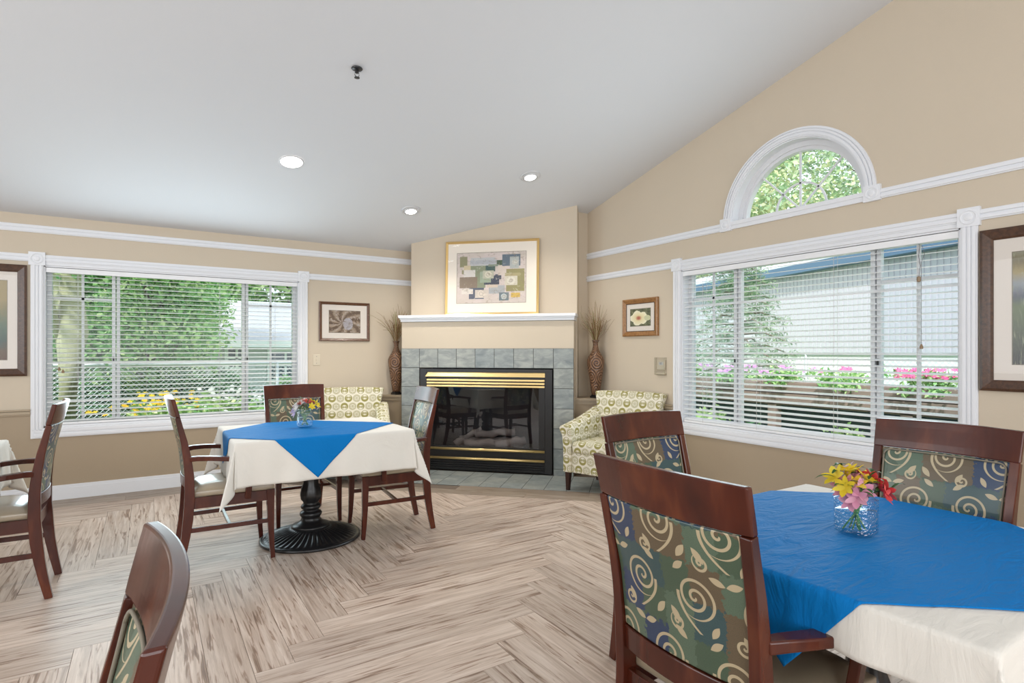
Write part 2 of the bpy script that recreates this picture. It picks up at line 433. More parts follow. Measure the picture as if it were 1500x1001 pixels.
# ------------------------------------------------------------------ mesh helpers
class MB:
    def __init__(s): s.v = []; s.f = []; s.mi = []; s.cur = 0
    def add(s, vs, fs):
        o = len(s.v); s.v += [tuple(q) for q in vs]
        for f in fs: s.f.append(tuple(i + o for i in f)); s.mi.append(s.cur)
        return s
    def box(s, x0, x1, y0, y1, z0, z1):
        return s.add([(x0, y0, z0), (x1, y0, z0), (x1, y1, z0), (x0, y1, z0), (x0, y0, z1), (x1, y0, z1), (x1, y1, z1), (x0, y1, z1)],
                     [(0, 3, 2, 1), (4, 5, 6, 7), (0, 1, 5, 4), (1, 2, 6, 5), (2, 3, 7, 6), (3, 0, 4, 7)])
    def prism(s, poly, z0, z1):
        """z0/z1 numbers or functions of (x,y)"""
        a = 0.0
        n = len(poly)
        for i in range(n):
            x, y = poly[i]; x2, y2 = poly[(i + 1) % n]; a += x * y2 - x2 * y
        if a < 0: poly = poly[::-1]
        g = lambda z, p: z(*p) if callable(z) else z
        vs = [(p[0], p[1], g(z0, p)) for p in poly] + [(p[0], p[1], g(z1, p)) for p in poly]
        fs = [tuple(range(n))[::-1], tuple(range(n, 2 * n))] + [(i, (i + 1) % n, n + (i + 1) % n, n + i) for i in range(n)]
        return s.add(vs, fs)
    def sweep(s, pts, hw, up=None, close=True, ring=4, rads=None):
        """pts list of Vector; hw list of (half a, half b); frame: side axis & second axis given by up"""
        n = len(pts); vs = []; fs = []
        for i, p in enumerate(pts):
            p = Vector(p)
            t = (Vector(pts[min(i + 1, n - 1)]) - Vector(pts[max(i - 1, 0)])).normalized()
            u = Vector(up if up else (0, 0, 1))
            a = t.cross(u)
            if a.length < 1e-4: a = t.cross(Vector((1, 0, 0)))
            a.normalize(); b = a.cross(t).normalized()
            h = hw[i] if isinstance(hw, list) else hw
            if ring == 4:
                for sx, sy in ((-1, -1), (1, -1), (1, 1), (-1, 1)): vs.append(p + a * h[0] * sx + b * h[1] * sy)
            else:
                for k in range(ring):
                    q = 2 * PI * k / ring
                    vs.append(p + a * h[0] * math.cos(q) + b * h[1] * math.sin(q))
        for i in range(n - 1):
            for k in range(ring):
                k2 = (k + 1) % ring
                fs.append((i * ring + k, i * ring + k2, (i + 1) * ring + k2, (i + 1) * ring + k))
        fs.append(tuple(range(ring))[::-1]); fs.append(tuple((n - 1) * ring + k for k in range(ring)))
        return s.add(vs, fs)
    def tube(s, pts, r, ring=8): return s.sweep(pts, [(q, q) for q in r] if isinstance(r, list) else (r, r), None, ring=ring)
    def lathe(s, prof, seg=32, c=(0, 0, 0), fn=None, caps=True):
        n = len(prof); vs = []; fs = []
        for (r, z) in prof:
            for k in range(seg):
                a = 2 * PI * k / seg
                q = (r * math.cos(a), r * math.sin(a), z)
                if fn: q = fn(q, a, r, z)
                vs.append((q[0] + c[0], q[1] + c[1], q[2] + c[2]))
        for i in range(n - 1):
            for k in range(seg):
                k2 = (k + 1) % seg
                fs.append((i * seg + k, i * seg + k2, (i + 1) * seg + k2, (i + 1) * seg + k))
        if caps:
            fs.append(tuple(range(seg))[::-1]); fs.append(tuple((n - 1) * seg + k for k in range(seg)))
        return s.add(vs, fs)
    def grid(s, nu, nv, fn):
        vs = [fn(i / nu, j / nv) for j in range(nv + 1) for i in range(nu + 1)]
        fs = [(j * (nu + 1) + i, j * (nu + 1) + i + 1, (j + 1) * (nu + 1) + i + 1, (j + 1) * (nu + 1) + i) for j in range(nv) for i in range(nu)]
        return s.add(vs, fs)
    def obj(s, name, mat, parent=None, smooth=False, bevel=0.0, uv=None, seg=2, flip=False):
        me = bpy.data.meshes.new(name)
        me.from_pydata(s.v, [], s.f)
        mats = mat if isinstance(mat, (list, tuple)) else [mat]
        for m in mats: me.materials.append(m)
        if len(mats) > 1: me.polygons.foreach_set('material_index', s.mi)
        if flip: me.flip_normals()
        me.update()
        l = me.uv_layers.new(name='UVMap')
        V = np.array(s.v, dtype=float)
        if callable(uv):
            for p in me.polygons:
                for li in p.loop_indices: l.data[li].uv = uv(V[me.loops[li].vertex_index])
        else:
            ng = len(me.polygons); lo = len(me.loops)
            vi = np.empty(lo, dtype=np.int32); me.loops.foreach_get('vertex_index', vi)
            nrm = np.empty(ng * 3); me.polygons.foreach_get('normal', nrm); nrm = np.abs(nrm.reshape(-1, 3))
            tot = np.empty(ng, dtype=np.int32); me.polygons.foreach_get('loop_total', tot)
            ax = np.repeat(np.argmax(nrm, axis=1), tot)
            P = V[vi]
            U = np.where(ax == 0, P[:, 1], P[:, 0]); W = np.where(ax == 2, P[:, 1], P[:, 2])
            l.data.foreach_set('uv', np.stack([U, W], 1).ravel())
        if smooth: me.polygons.foreach_set('use_smooth', [True] * len(me.polygons))
        o = bpy.data.objects.new(name, me); C.objects.link(o)
        if parent: o.parent = parent
        if bevel:
            b = o.modifiers.new('bevel', 'BEVEL'); b.width = bevel; b.segments = seg; b.limit_method = 'ANGLE'; b.angle_limit = R(35)
            b.harden_normals = False
        return o

def soft(o, lv=1):
    m = o.modifiers.new('subd', 'SUBSURF'); m.levels = lv; m.render_levels = lv
    return o

def tag(o, label=None, cat=None, group=None, kind=None):
    if label: o['label'] = label
    if cat: o['category'] = cat
    if group: o['group'] = group
    if kind: o['kind'] = kind
    return o
def thing(name, label, cat, loc=(0, 0, 0), rz=0, group=None, kind=None):
    o = bpy.data.objects.new(name, None); C.objects.link(o)
    o.empty_display_size = 0.05
    o.location = loc; o.rotation_euler = (0, 0, rz)
    return tag(o, label, cat, group, kind)
def kids(o): return [q for q in C.objects if q.parent == o]
def copy_tree(o, parent=None):
    c = o.copy(); C.objects.link(c); c.parent = parent
    for ch in kids(o): copy_tree(ch, c)
    return c

# ------------------------------------------------------------------ room numbers
YL, XR = 6.21, 4.04          # inner faces of the two walls in view
XW, YB = -4.1, -3.9          # walls behind the photographer
RIDGE = -1.0
def zc(x, y): return 2.42 + 0.25 * (YL - y) if y >= RIDGE else 2.42 + 0.25 * (YL - RIDGE) - 0.25 * (RIDGE - y)
RAIL0, RAIL1 = 0.73, 0.785
E_ = Vector((math.sqrt(.5), -math.sqrt(.5), 0))      # along the fireplace, left to right
N_ = Vector((math.sqrt(.5), math.sqrt(.5), 0))       # into the corner
FC = Vector((2.9845, 5.2155, 0))
def floc(x, y): p = FC + E_ * x + N_ * y; return (p.x, p.y)

# ------------------------------------------------------------------ ceiling, walls
m = MB()
m.prism([(XW - .15, RIDGE), (XR + .15, RIDGE), (XR + .15, YL + .15), (XW - .15, YL + .15)], lambda x, y: 2.42 + .25 * (YL - y), lambda x, y: 2.52 + .25 * (YL - y))
zr = 2.42 + .25 * (YL - RIDGE)
m.prism([(XW - .15, YB - .15), (XR + .15, YB - .15), (XR + .15, RIDGE), (XW - .15, RIDGE)], lambda x, y: zr - .25 * (RIDGE - y), lambda x, y: zr + .1 - .25 * (RIDGE - y))
tag(m.obj('ceiling', M_CEIL), kind='structure')

WT = 0.15
def wall_cols(m, axis, cols, off0, off1):
    """cols: list of (a0,a1,[(z0,z1)...]) ; z values may be functions of the along coordinate"""
    for a0, a1, spans in cols:
        for z0, z1 in spans:
            g = lambda z, a: z(a) if callable(z) else z
            lo = (g(z0, a0), g(z0, a1)); hi = (g(z1, a0), g(z1, a1))
            parts = [(lo, hi)]
            if min(lo) < RAIL1 - .02 < max(hi): parts = [(lo, (RAIL1 - .02,) * 2), ((RAIL1 - .02,) * 2, hi)]
            for (l0, l1), (h0, h1) in parts:
                m.cur = 1 if max(h0, h1) <= RAIL1 else 0
                if axis == 'x': vs = [(a0, off0, l0), (a1, off0, l1), (a1, off1, l1), (a0, off1, l0), (a0, off0, h0), (a1, off0, h1), (a1, off1, h1), (a0, off1, h0)]
                else: vs = [(off0, a0, l0), (off0, a1, l1), (off1, a1, l1), (off1, a0, l0), (off0, a0, h0), (off0, a1, h1), (off1, a1, h1), (off1, a0, h0)]
                m.add(vs, [(0, 3, 2, 1), (4, 5, 6, 7), (0, 1, 5, 4), (1, 2, 6, 5), (2, 3, 7, 6), (3, 0, 4, 7)])
WX0, WX1, WZ0, WZ1 = -0.741, 1.329, 0.622, 2.0      # opening of the left window
m = MB()
top = 2.44
wall_cols(m, 'x', [(XW - WT, WX0, [(0, top)]), (WX0, WX1, [(0, WZ0), (WZ1, top)]), (WX1, XR + WT, [(0, top)])], YL, YL + WT)
tag(m.obj('wall_left', [M_WALL, M_WALLD]), kind='structure')
RY0, RY1 = 1.42, 3.514
AC, AR, AZ = 2.469, 0.525, 2.325                     # arched window: centre, radius, foot
ctop = lambda a: zc(0, a) + .02
cols = [(YB - WT, RIDGE, [(0, ctop)]), (RIDGE, RY0, [(0, ctop)])]
ys = [RY0, AC - AR] + [AC - AR * math.cos(PI * k / 28) for k in range(1, 28)] + [AC + AR, RY1]
for a, b in zip(ys[:-1], ys[1:]):
    mid = (a + b) / 2
    if abs(mid - AC) < AR:
        f = lambda y: AZ + math.sqrt(max(0, AR * AR - (y - AC) ** 2))
        cols.append((a, b, [(0, WZ0), (WZ1, AZ), (f, ctop)]))
    else: cols.append((a, b, [(0, WZ0), (WZ1, ctop)]))
cols.append((RY1, YL + WT, [(0, ctop)]))
m = MB(); wall_cols(m, 'y', cols, XR, XR + WT)
tag(m.obj('wall_right', [M_WALL, M_WALLD]), kind='structure')
m = MB(); wall_cols(m, 'x', [(XW - WT, XR + WT, [(0, lambda a: zc(0, YB) + .02)])], YB - WT, YB)
tag(m.obj('wall_back', [M_WALL, M_WALLD]), kind='structure')
m = MB(); wall_cols(m, 'y', [(YB - WT, RIDGE, [(0, ctop)]), (RIDGE, YL + WT, [(0, ctop)])], XW - WT, XW)
tag(m.obj('wall_side', [M_WALL, M_WALLD]), kind='structure')

# chimney breast across the corner
m = MB()
m.prism([(2.485, 5.995), (3.794, 4.686), (3.918, 4.81), (XR + .02, 4.81), (XR + .02, YL + .02), (2.70, YL + .02)], 1.11, lambda x, y: zc(x, y) + .02)
m.prism([(2.485, 5.995), floc(-.74, .20), floc(-.74, .6), (2.70, YL + .02)], 0.76, 1.11)
m.prism([floc(.74, .20), (3.794, 4.686), (3.918, 4.81), (XR + .02, 4.81), (XR + .02, 5.2), floc(.74, .6)], 0.76, 1.11)
def lprism(x0, x1, y0, y1, z0, z1): m.prism([floc(x0, y0), floc(x1, y0), floc(x1, y1), floc(x0, y1)], z0, z1)
OW = 0.726; OT = 1.095
lprism(-.9335, -OW, 0.004, .5, 0, 1.585)
lprism(OW, .9335, 0.004, .5, 0, 1.585)
lprism(-OW, OW, 0.004, .5, OT, 1.585)
m.cur = 2
lprism(-OW, OW, .40, .5, 0, OT)
m.cur = 1
m.prism([(2.17, YL + .01), (2.418, 5.962), (2.70, YL + .01)], 0, .765)
m.prism([(3.734, 4.646), (XR + .01, 4.34), (XR + .01, 4.83), (3.90, 4.83)], 0, .765)
breast = tag(m.obj('wall_fireplace', [M_WALL, M_WALLD, M_DARK]), kind='structure')

# ledges beside the breast (cap and bed moulding)
def ledge(name, a, b, backs):
    a = Vector((*a, 0)); b = Vector((*b, 0))
    d = (b - a).normalized(); nn = Vector((-.7071, -.7071, 0))
    m = MB()
    def sl(o, z0, z1): m.prism([tuple((a + nn * o)[:2]), tuple((b + nn * o)[:2])] + backs, z0, z1)
    sl(.022, .765, .787); sl(.014, .752, .765); sl(.008, .725, .752)
    return m.obj(name, M_RAIL, breast)
ledge('ledge', (2.17, YL), (2.418, 5.962), [(2.69, YL)])
ledge('ledge', (3.734, 4.646), (XR, 4.34), [(XR, 4.81), (3.91, 4.81)])

# mantel shelf
mt = MB()
def mslab(mb, x0, x1, y0, z0, z1, y1=.20): mb.prism([floc(x0, y0), floc(x1, y0), floc(x1, y1), floc(x0, y1)], z0, z1)
mslab(mt, -.955, .955, -.045, 1.628, 1.658); mslab(mt, -.945, .945, -.030, 1.612, 1.628); mslab(mt, -.94, .94, -.018, 1.588, 1.612)
mt.obj('mantel_shelf', M_TRIM, breast, bevel=.003)

# surround tiles
def tile_mesh(wx, wz):
    q = MB().box(-wx / 2, wx / 2, -.012, 0, -wz / 2, wz / 2)
    return q
tw = 2 * .9335 / 9; th = .205; g = .005
cache = {}
def put_tile(x, z, wx, wz):
    key = (round(wx, 4), round(wz, 4))
    if key not in cache:
        o = tile_mesh(wx - g, wz - g).obj('tile', M_TILE, breast, bevel=.002); cache[key] = o
    else:
        o = cache[key].copy(); C.objects.link(o)
    p = floc(x, 0.004)
    o.location = (p[0], p[1], z); o.rotation_euler = (0, 0, -PI / 4)
for i in range(9): put_tile(-.9335 + tw * (i + .5), 1.30 - th / 2, tw, th)
zt_ = 1.30 - th
for k in range(6):
    h_ = th if k < 5 else zt_
    if h_ < .02: break
    for sx in (-1, 1): put_tile(sx * (.9335 - tw / 2), zt_ - h_ / 2, tw, h_)
    zt_ -= h_
q = MB()
for (x0, x1, z0, z1) in ((-.9335, -OW, 0, 1.3), (OW, .9335, 0, 1.3), (-OW, OW, OT, 1.3)):
    q.prism([floc(x0, -.006), floc(x1, -.006), floc(x1, .006), floc(x0, .006)], z0, z1)
q.obj('grout', M_GROUT, breast)

# ------------------------------------------------------------------ floor: slab, herringbone planks, border, hearth tiles
D_H = 7.32                   # hearth front line x+y
D_B = D_H - .436             # inner line of the border
fl = MB(); fl.box(XW - .15, XR + .15, YB - .15, YL + .15, -.12, -.004)
floor = tag(fl.obj('floor', M_SUBFLOOR), kind='structure')
def clip(poly, a, b, c):     # keep a x + b y <= c
    out = []
    for i in range(len(poly)):
        p, q = poly[i], poly[(i + 1) % len(poly)]
        dp, dq = a * p[0] + b * p[1] - c, a * q[0] + b * q[1] - c
        if dp <= 0: out.append(p)
        if dp * dq < 0:
            t = dp / (dp - dq); out.append((p[0] + (q[0] - p[0]) * t, p[1] + (q[1] - p[1]) * t))
    return out
def parea(p): return abs(sum(p[i][0] * p[(i + 1) % len(p)][1] - p[(i + 1) % len(p)][0] * p[i][1] for i in range(len(p)))) / 2
ca, sa = math.cos(R(57.5)), math.sin(R(57.5))
def project(x, y, z=0):
    k = ca * x + sa * y
    if k < .15: return None
    return 750 + 838 * (sa * x - ca * y) / k, 515 - (z - H) * 838 / k, k
def visible(poly):
    us = [project(*p) for p in poly] + [project(sum(p[0] for p in poly) / len(poly), sum(p[1] for p in poly) / len(poly))]
    us = [u for u in us if u]
    return any(-10 < u[0] < 1510 and u[1] < 1010 for u in us)
rest = MB(); restuv = []
planks = []
def plank(poly, axis, mat, org):
    if len(poly) < 3 or parea(poly) < .0008: return
    cxx = sum(p[0] for p in poly) / len(poly); cyy = sum(p[1] for p in poly) / len(poly)
    gap = .0009
    def shrink(p):
        d = Vector((cxx - p[0], cyy - p[1])); l = d.length or 1
        # inset along both axes
        return (p[0] + math.copysign(min(gap, abs(d.x)), d.x), p[1] + math.copysign(min(gap, abs(d.y)), d.y))
    poly = [shrink(p) for p in poly]
    planks.append((poly, axis, mat, org, visible(poly)))
w_ = 0.1545; n_ = 8
X0, Y0 = 0.508, 2.445
inner = lambda p: clip(clip(clip(clip(clip(p, 1, 1, D_B), 0, 1, YL - .309), 1, 0, XR - .309), -1, 0, -(XW + .309)), 0, -1, -(YB + .309))
for r_ in range(-50, 36):
    for k in range(-6, 7):
        x = X0 + (r_ + 2 * n_ * k) * w_; y = Y0 + r_ * w_
        if XW - 1.5 < x < XR + .2 and YB - .2 < y < YL + .2:
            plank(inner([(x, y), (x + n_ * w_, y), (x + n_ * w_, y + w_), (x, y + w_)]), 0, M_PLANK, (x, y))
        x = X0 + (r_ + n_ + 2 * n_ * k) * w_; y = Y0 + (r_ + 1 - n_) * w_
        if XW - .2 < x < XR + .2 and YB - 1.5 < y < YL + .2:
            plank(inner([(x, y), (x + w_, y), (x + w_, y + n_ * w_), (x, y + n_ * w_)]), 1, M_PLANK, (x, y))
# border rows
def clipH(p): return clip(p, 1, 1, D_B)
for row in range(2):
    y = YL - (row + 1) * .1545
    x = XW + rnd.random() * -.8 + row * .4
    while x < 1.6:
        pl = clip(clip([(x, y), (x + 1.22, y), (x + 1.22, y + .1545), (x, y + .1545)], 1, 1, D_B), -1, 0, -XW)
        plank(pl, 0, M_PLANKD, (x, y)); x += 1.22
    xx = XR - (row + 1) * .1545
    y = YB - .3 + row * .5
    while y < 3.4:
        pl = clip(clip([(xx, y), (xx + .1545, y), (xx + .1545, y + 1.22), (xx, y + 1.22)], 1, 1, D_B), 0, -1, -YB)
        plank(pl, 1, M_PLANKD, (xx, y)); y += 1.22
    # along the hearth
    d0 = D_B + row * .218; d1 = d0 + .218
    t_ = -2.2 + row * .55
    while t_ < 2.2:
        base = lambda d, t: (d / 2 + t * .7071, d / 2 - t * .7071)
        pl = [base(d0, t_), base(d0, t_ + 1.22), base(d1, t_ + 1.22), base(d1, t_)]
        pl = clip(clip(pl, 0, 1, YL), 1, 0, XR)
        plank(pl, 2, M_PLANKD, base(d0, t_)); t_ += 1.22
nv = 0
for poly, ax, mat, org, vis in planks:
    big = vis and nv < 296
    def uvf(v, ax=ax, org=org):
        dx, dy = v[0] - org[0], v[1] - org[1]
        return (dx, dy) if ax == 0 else ((dy, dx) if ax == 1 else ((dx - dy) * .707, (dx + dy) * .707))
    if big:
        nv += 1
        MB().prism(poly, -.004, 0).obj('plank', mat, floor, uv=uvf)
    else: rest.prism(poly, -.004, 0)
o = rest.obj('planks_out_of_sight', M_PLANK, floor); o['kind'] = 'stuff'
o.name = 'plank_field'
# hearth tiles: three rows square to the fireplace
hearth = [(2.325 - .1, 5.875 + .1)]
hcache = None
for i in range(-7, 8):
    for j in range(3):
        x0 = (i - .5) * tw; y0 = -(.622) + j * .2073
        pl = [floc(x0, y0), floc(x0 + tw, y0), floc(x0 + tw, y0 + .2073), floc(x0, y0 + .2073)]
        pl = clip(clip(pl, 0, 1, YL), 1, 0, XR)
        if len(pl) < 3 or parea(pl) < .001: continue
        cxx = sum(p[0] for p in pl) / len(pl); cyy = sum(p[1] for p in pl) / len(pl)
        k_ = 1 - (.024 if j == 1 else .026)
        pl = [(cxx + (p[0] - cxx) * k_, cyy + (p[1] - cyy) * k_) for p in pl]
        MB().prism(pl, -.004, .0015).obj('hearth_tile', M_TILE, floor, bevel=.001)
q = MB(); q.prism(clip(clip([floc(-1.6, -.622), floc(1.6, -.622), floc(1.6, .0), floc(-1.6, .0)], 0, 1, YL), 1, 0, XR), -.004, 0)
q.obj('hearth_grout', M_GROUT, floor)

# ------------------------------------------------------------------ trims
def trim(name, boxes, mat=M_TRIM, bevel=.002):
    m = MB()
    for b in boxes: m.box(*b)
    return tag(m.obj(name, mat, bevel=bevel), kind='structure')
def lw(x0, x1, z0, z1):      # picture rail on the left wall: stepped profile
    h = z1 - z0
    return [(x0, x1, YL - .010, YL, z0, z1), (x0, x1, YL - .018, YL, z0 + h * .12, z0 + h * .42), (x0, x1, YL - .018, YL, z0 + h * .58, z0 + h * .9)]
def rw(y0, y1, z0, z1):
    h = z1 - z0
    return [(XR - .010, XR, y0, y1, z0, z1), (XR - .018, XR, y0, y1, z0 + h * .12, z0 + h * .42), (XR - .018, XR, y0, y1, z0 + h * .58, z0 + h * .9)]
trim('trim_1', lw(XW, 2.71, 2.268, 2.332))
trim('trim_2', lw(XW, -.83, 2.024, 2.086) + lw(1.42, 2.71, 2.024, 2.086))
trim('trim_3', rw(3.07, 4.81, 2.268, 2.332) + rw(YB, 1.868, 2.268, 2.332))
trim('trim_4', rw(3.605, 4.81, 2.024, 2.086) + rw(YB, 1.335, 2.024, 2.086))
def railL(x0, x1): return [(x0, x1, YL - .012, YL, RAIL0, RAIL1), (x0, x1, YL - .022, YL, RAIL0 + .012, RAIL0 + .036), (x0, x1, YL - .026, YL, RAIL1 - .014, RAIL1)]
def railR(y0, y1): return [(XR - .012, XR, y0, y1, RAIL0, RAIL1), (XR - .022, XR, y0, y1, RAIL0 + .012, RAIL0 + .036), (XR - .026, XR, y0, y1, RAIL1 - .014, RAIL1)]
trim('trim_5', railL(XW, -.826) + railL(1.414, 2.16), M_RAIL, .004)
trim('trim_6', railR(3.6, 4.33) + railR(YB, 1.334), M_RAIL, .004)
trim('baseboard_left', [(XW, 2.165, YL - .014, YL, 0, .10), (XW, 2.165, YL - .009, YL, .10, .125)])
trim('baseboard_right', [(XR - .014, XR, YB, 4.335, 0, .10), (XR - .009, XR, YB, 4.335, .10, .125)])

# ------------------------------------------------------------------ windows
def rosette(m, x, z, s=.05, y=-.024):
    m.box(x - s, x + s, y, 0, z - s, z + s)
    sub = MB()
    prof = [(s * .80, 0), (s * .76, .004), (s * .66, .004), (s * .60, .0005), (s * .42, .0005), (s * .34, .004), (s * .16, .006), (.0008, .0065)]
    sub.lathe(prof, 20, caps=False)
    vs = [(x + p[0], y - p[2], z + p[1]) for p in sub.v]
    m.add(vs, sub.f)
def rwindow(name, loc, rz, W, z0, z1, bl):
    """big three-light window; local x along the wall (viewed from inside), y outwards"""
    root = thing(name, None, None, loc, rz, kind='structure')
    h = W / 2; c = .085
    m = MB()
    for s_ in (-1, 1):
        xa, xb = sorted((s_ * h, s_ * (h + c)))
        m.box(xa, xb, -.014, 0, z0 - c, z1)
        for f0, f1 in ((.12, .34), (.42, .60), (.68, .90)): m.box(xa + (xb - xa) * f0, xa + (xb - xa) * f1, -.020, 0, z0 - c * .2, z1)
    m.box(-h, h, -.014, 0, z1 + .024, z1 + .086)
    for f0, f1 in ((.15, .4), (.6, .88)): m.box(-h, h, -.020, 0, z1 + .024 + .062 * f0, z1 + .024 + .062 * f1)
    m.box(-h, h, -.012, 0, z1, z1 + .024)
    m.box(-h, h, -.014, 0, z0 - c, z0)
    for f0, f1 in ((.12, .40), (.55, .88)): m.box(-h - .06, h + .06, -.020, 0, z0 - c + c * f0, z0 - c + c * f1)
    m.obj('casing', M_TRIM, root, bevel=.002)
    for s_ in (-1, 1):
        m = MB(); rosette(m, s_ * (h + c / 2), z1 + .05, .055); m.obj('rosette', M_TRIM, root)
    m = MB()   # jambs
    m.box(-h, -h + .012, 0, WT, z0, z1); m.box(h - .012, h, 0, WT, z0, z1)
    m.box(-h, h, 0, WT, z1 - .012, z1); m.box(-h, h, -.0, WT, z0, z0 + .016)
    m.obj('window_jamb', M_TRIM, root)
    m = MB()
    y0, y1 = .085, .14
    f = .035
    mu = [-.535, .535]
    m.box(-h + .012, -h + .012 + f, y0, y1, z0 + .016, z1 - .012); m.box(h - .012 - f, h - .012, y0, y1, z0 + .016, z1 - .012)
    m.box(-h + .012, h - .012, y0, y1, z0 + .016, z0 + .016 + f); m.box(-h + .012, h - .012, y0, y1, z1 - .012 - f, z1 - .012)
    for x in mu:
        m.box(x - .030, x - .003, y0, y1, z0 + .02, z1 - .02); m.box(x + .003, x + .030, y0 + .012, y1, z0 + .02, z1 - .02)
    m.obj('window_frame', M_VINYL, root, bevel=.002)
    for s_ in (-1, 1):
        m = MB()
        xi, xo = .565, h - .047
        xm = s_ * (xi + xo) / 2
        m.box(xm - .010, xm + .010, .105, .118, z0 + .05, z1 - .045)
        xa, xb = sorted((s_ * xi, s_ * xo))
        m.box(xa, xb, .105, .118, z1 - .275, z1 - .255)
        m.obj('muntin', M_VINYL, root)
        lm = MB(); lm.box(s_ * xi - .012 * s_ - .006, s_ * xi - .012 * s_ + .006, .078, .086, z0 + .55, z0 + .60)
        lm.obj('latch', M_BLACK, root)
    for xa, xb, mt_ in ((-h + .047, -.565, M_SCREEN), (-.505, .505, M_GLASS), (.565, h - .047, M_SCREEN)):
        MB().box(xa, xb, .120, .123, z0 + .05, z1 - .045).obj('pane', mt_, root)
    # blind
    b = thing('venetian_blind', bl[0], 'blind', loc, rz)
    MB().box(-h + .014, h - .014, .008, .06, z1 - .052, z1 - .016).box(-h + .014, h - .014, .003, .008, z1 - .058, z1 - .016).obj('headrail', M_BLIND, b, bevel=.002)
    ns = 31; zb = z0 + .055; zt2 = z1 - .080
    sl = MB()
    ang = R(bl[2])
    nseg = 4
    def fn(u, v):
        x = (-h + .018) + u * (2 * h - .036); t = (v - .5) * .050
        return (x, t * math.cos(ang), t * math.sin(ang) + .0012 * (1 - (2 * v - 1) ** 2))
    base = [fn(u, v / nseg) for v in range(nseg + 1) for u in (0, 1)]
    vs = base + [(p[0], p[1], p[2] - .0028) for p in base]; k0 = len(base)
    fs = []
    for v in range(nseg):
        a = 2 * v; fs += [(a, a + 1, a + 3, a + 2), (k0 + a, k0 + a + 2, k0 + a + 3, k0 + a + 1)]
        fs += [(a, a + 2, k0 + a + 2, k0 + a), (a + 1, k0 + a + 1, k0 + a + 3, a + 3)]
    fs += [(0, k0, k0 + 1, 1), (2 * nseg, 2 * nseg + 1, k0 + 2 * nseg + 1, k0 + 2 * nseg)]
    sl.add(vs, fs)
    proto = sl.obj('slat', M_BLIND, b)
    for i in range(ns):
        o = proto if i == 0 else proto.copy()
        if i: C.objects.link(o)
        o.location = (0, .036, zb + (zt2 - zb) * i / (ns - 1))
        o.rotation_euler = (R(rnd.uniform(-1.5, 1.5)) + (R(14) if i in bl[1] else 0), R(rnd.uniform(-.05, .05)), 0)
    MB().box(-h + .018, h - .018, .012, .056, z0 + .018, z0 + .038).obj('bottom_rail', M_BLIND, b, bevel=.003)
    for x in (-h + .23, -.30, .30, h - .23):
        m = MB()
        for yy in (.008, .060): m.box(x - .001, x + .001, yy - .001, yy + .001, z0 + .03, z1 - .06)
        m.obj('ladder_cord', M_LIGHTCORD, b)
    return root, b
wl, bl1 = rwindow('window_1', ((WX0 + WX1) / 2, YL, 0), 0, WX1 - WX0, WZ0, WZ1, ('open white slatted blind in the left window with the yellow flowers outside', (4, 12), 9))
wr, bl2 = rwindow('window_2', (XR, (RY0 + RY1) / 2, 0), -PI / 2, RY1 - RY0, WZ0, WZ1, ('open white slatted blind in the right window with dangling grey cords', (0, 24), 12))
# cords of the right blind and the left one
m = MB(); m.tube([(.835, -.004, 1.93), (.83, -.008, 1.86), (.84, -.008, 1.80), (.832, -.008, 1.74)], .002, 5)
m.tube([(.845, -.004, 1.93), (.862, -.008, 1.87), (.845, -.008, 1.82), (.845, -.008, 1.31)], .0014, 5)
m.obj('cord', M_CORD, bl2)
m = MB(); m.lathe([(.003, .0), (.011, .004), (.011, .03), (.004, .036)], 10, (.832, -.010, 1.70)); m.obj('tassel', M_WBEAD, bl2)
m = MB(); m.lathe([(.009, .0), (.010, .012), (.004, .03)], 10, (.846, -.010, 1.285)); m.obj('tassel', M_WBEAD, bl2)
m = MB(); m.tube([(-.93, -.002, 1.93), (-.93, -.004, 1.13)], .0012, 5); m.obj('cord', M_LIGHTCORD, bl1)
m = MB(); m.lathe([(.010, .0), (.011, .012), (.004, .03)], 10, (-.93, -.010, 1.105)); m.lathe([(.010, .0), (.011, .012), (.004, .03)], 10, (-.905, -.010, 1.085)); m.obj('tassel', M_WBEAD, bl1)

# arched window
aw = thing('window_3', None, None, (XR, AC, 0), -PI / 2, kind='structure')
def arc_ring(m, r0, r1, y0, y1, z, seg=40, a0=0, a1=PI):
    vs = []; fs = []
    for k in range(seg + 1):
        a = a0 + (a1 - a0) * k / seg
        for r, y in ((r0, y0), (r1, y0), (r1, y1), (r0, y1)): vs.append((r * math.cos(a), y, z + r * math.sin(a)))
    for k in range(seg):
        for j in range(4): fs.append((4 * k + j, 4 * (k + 1) + j, 4 * (k + 1) + (j + 1) % 4, 4 * k + (j + 1) % 4))
    fs += [(0, 1, 2, 3), (4 * seg + 3, 4 * seg + 2, 4 * seg + 1, 4 * seg)]
    m.add(vs, fs)
m = MB()
arc_ring(m, AR - .004, AR + .066, -.014, 0, AZ); arc_ring(m, AR + .006, AR + .022, -.021, 0, AZ); arc_ring(m, AR + .030, AR + .044, -.021, 0, AZ); arc_ring(m, AR + .050, AR + .062, -.021, 0, AZ)
m.obj('arch_casing', M_TRIM, aw)
m = MB(); m.box(-AR, AR, -.016, 0, 2.268, 2.332); m.box(-AR, AR, -.022, 0, 2.300, 2.328); m.obj('arch_sill', M_TRIM, aw, bevel=.002)
for s_ in (-1, 1):
    m = MB(); rosette(m, s_ * (AR + .040), 2.312, .052); m.obj('rosette', M_TRIM, aw)
m = MB(); arc_ring(m, AR - .012, AR, 0, WT, AZ); m.box(-AR, AR, 0, WT, AZ - .002, AZ + .010); m.obj('arch_jamb', M_TRIM, aw)
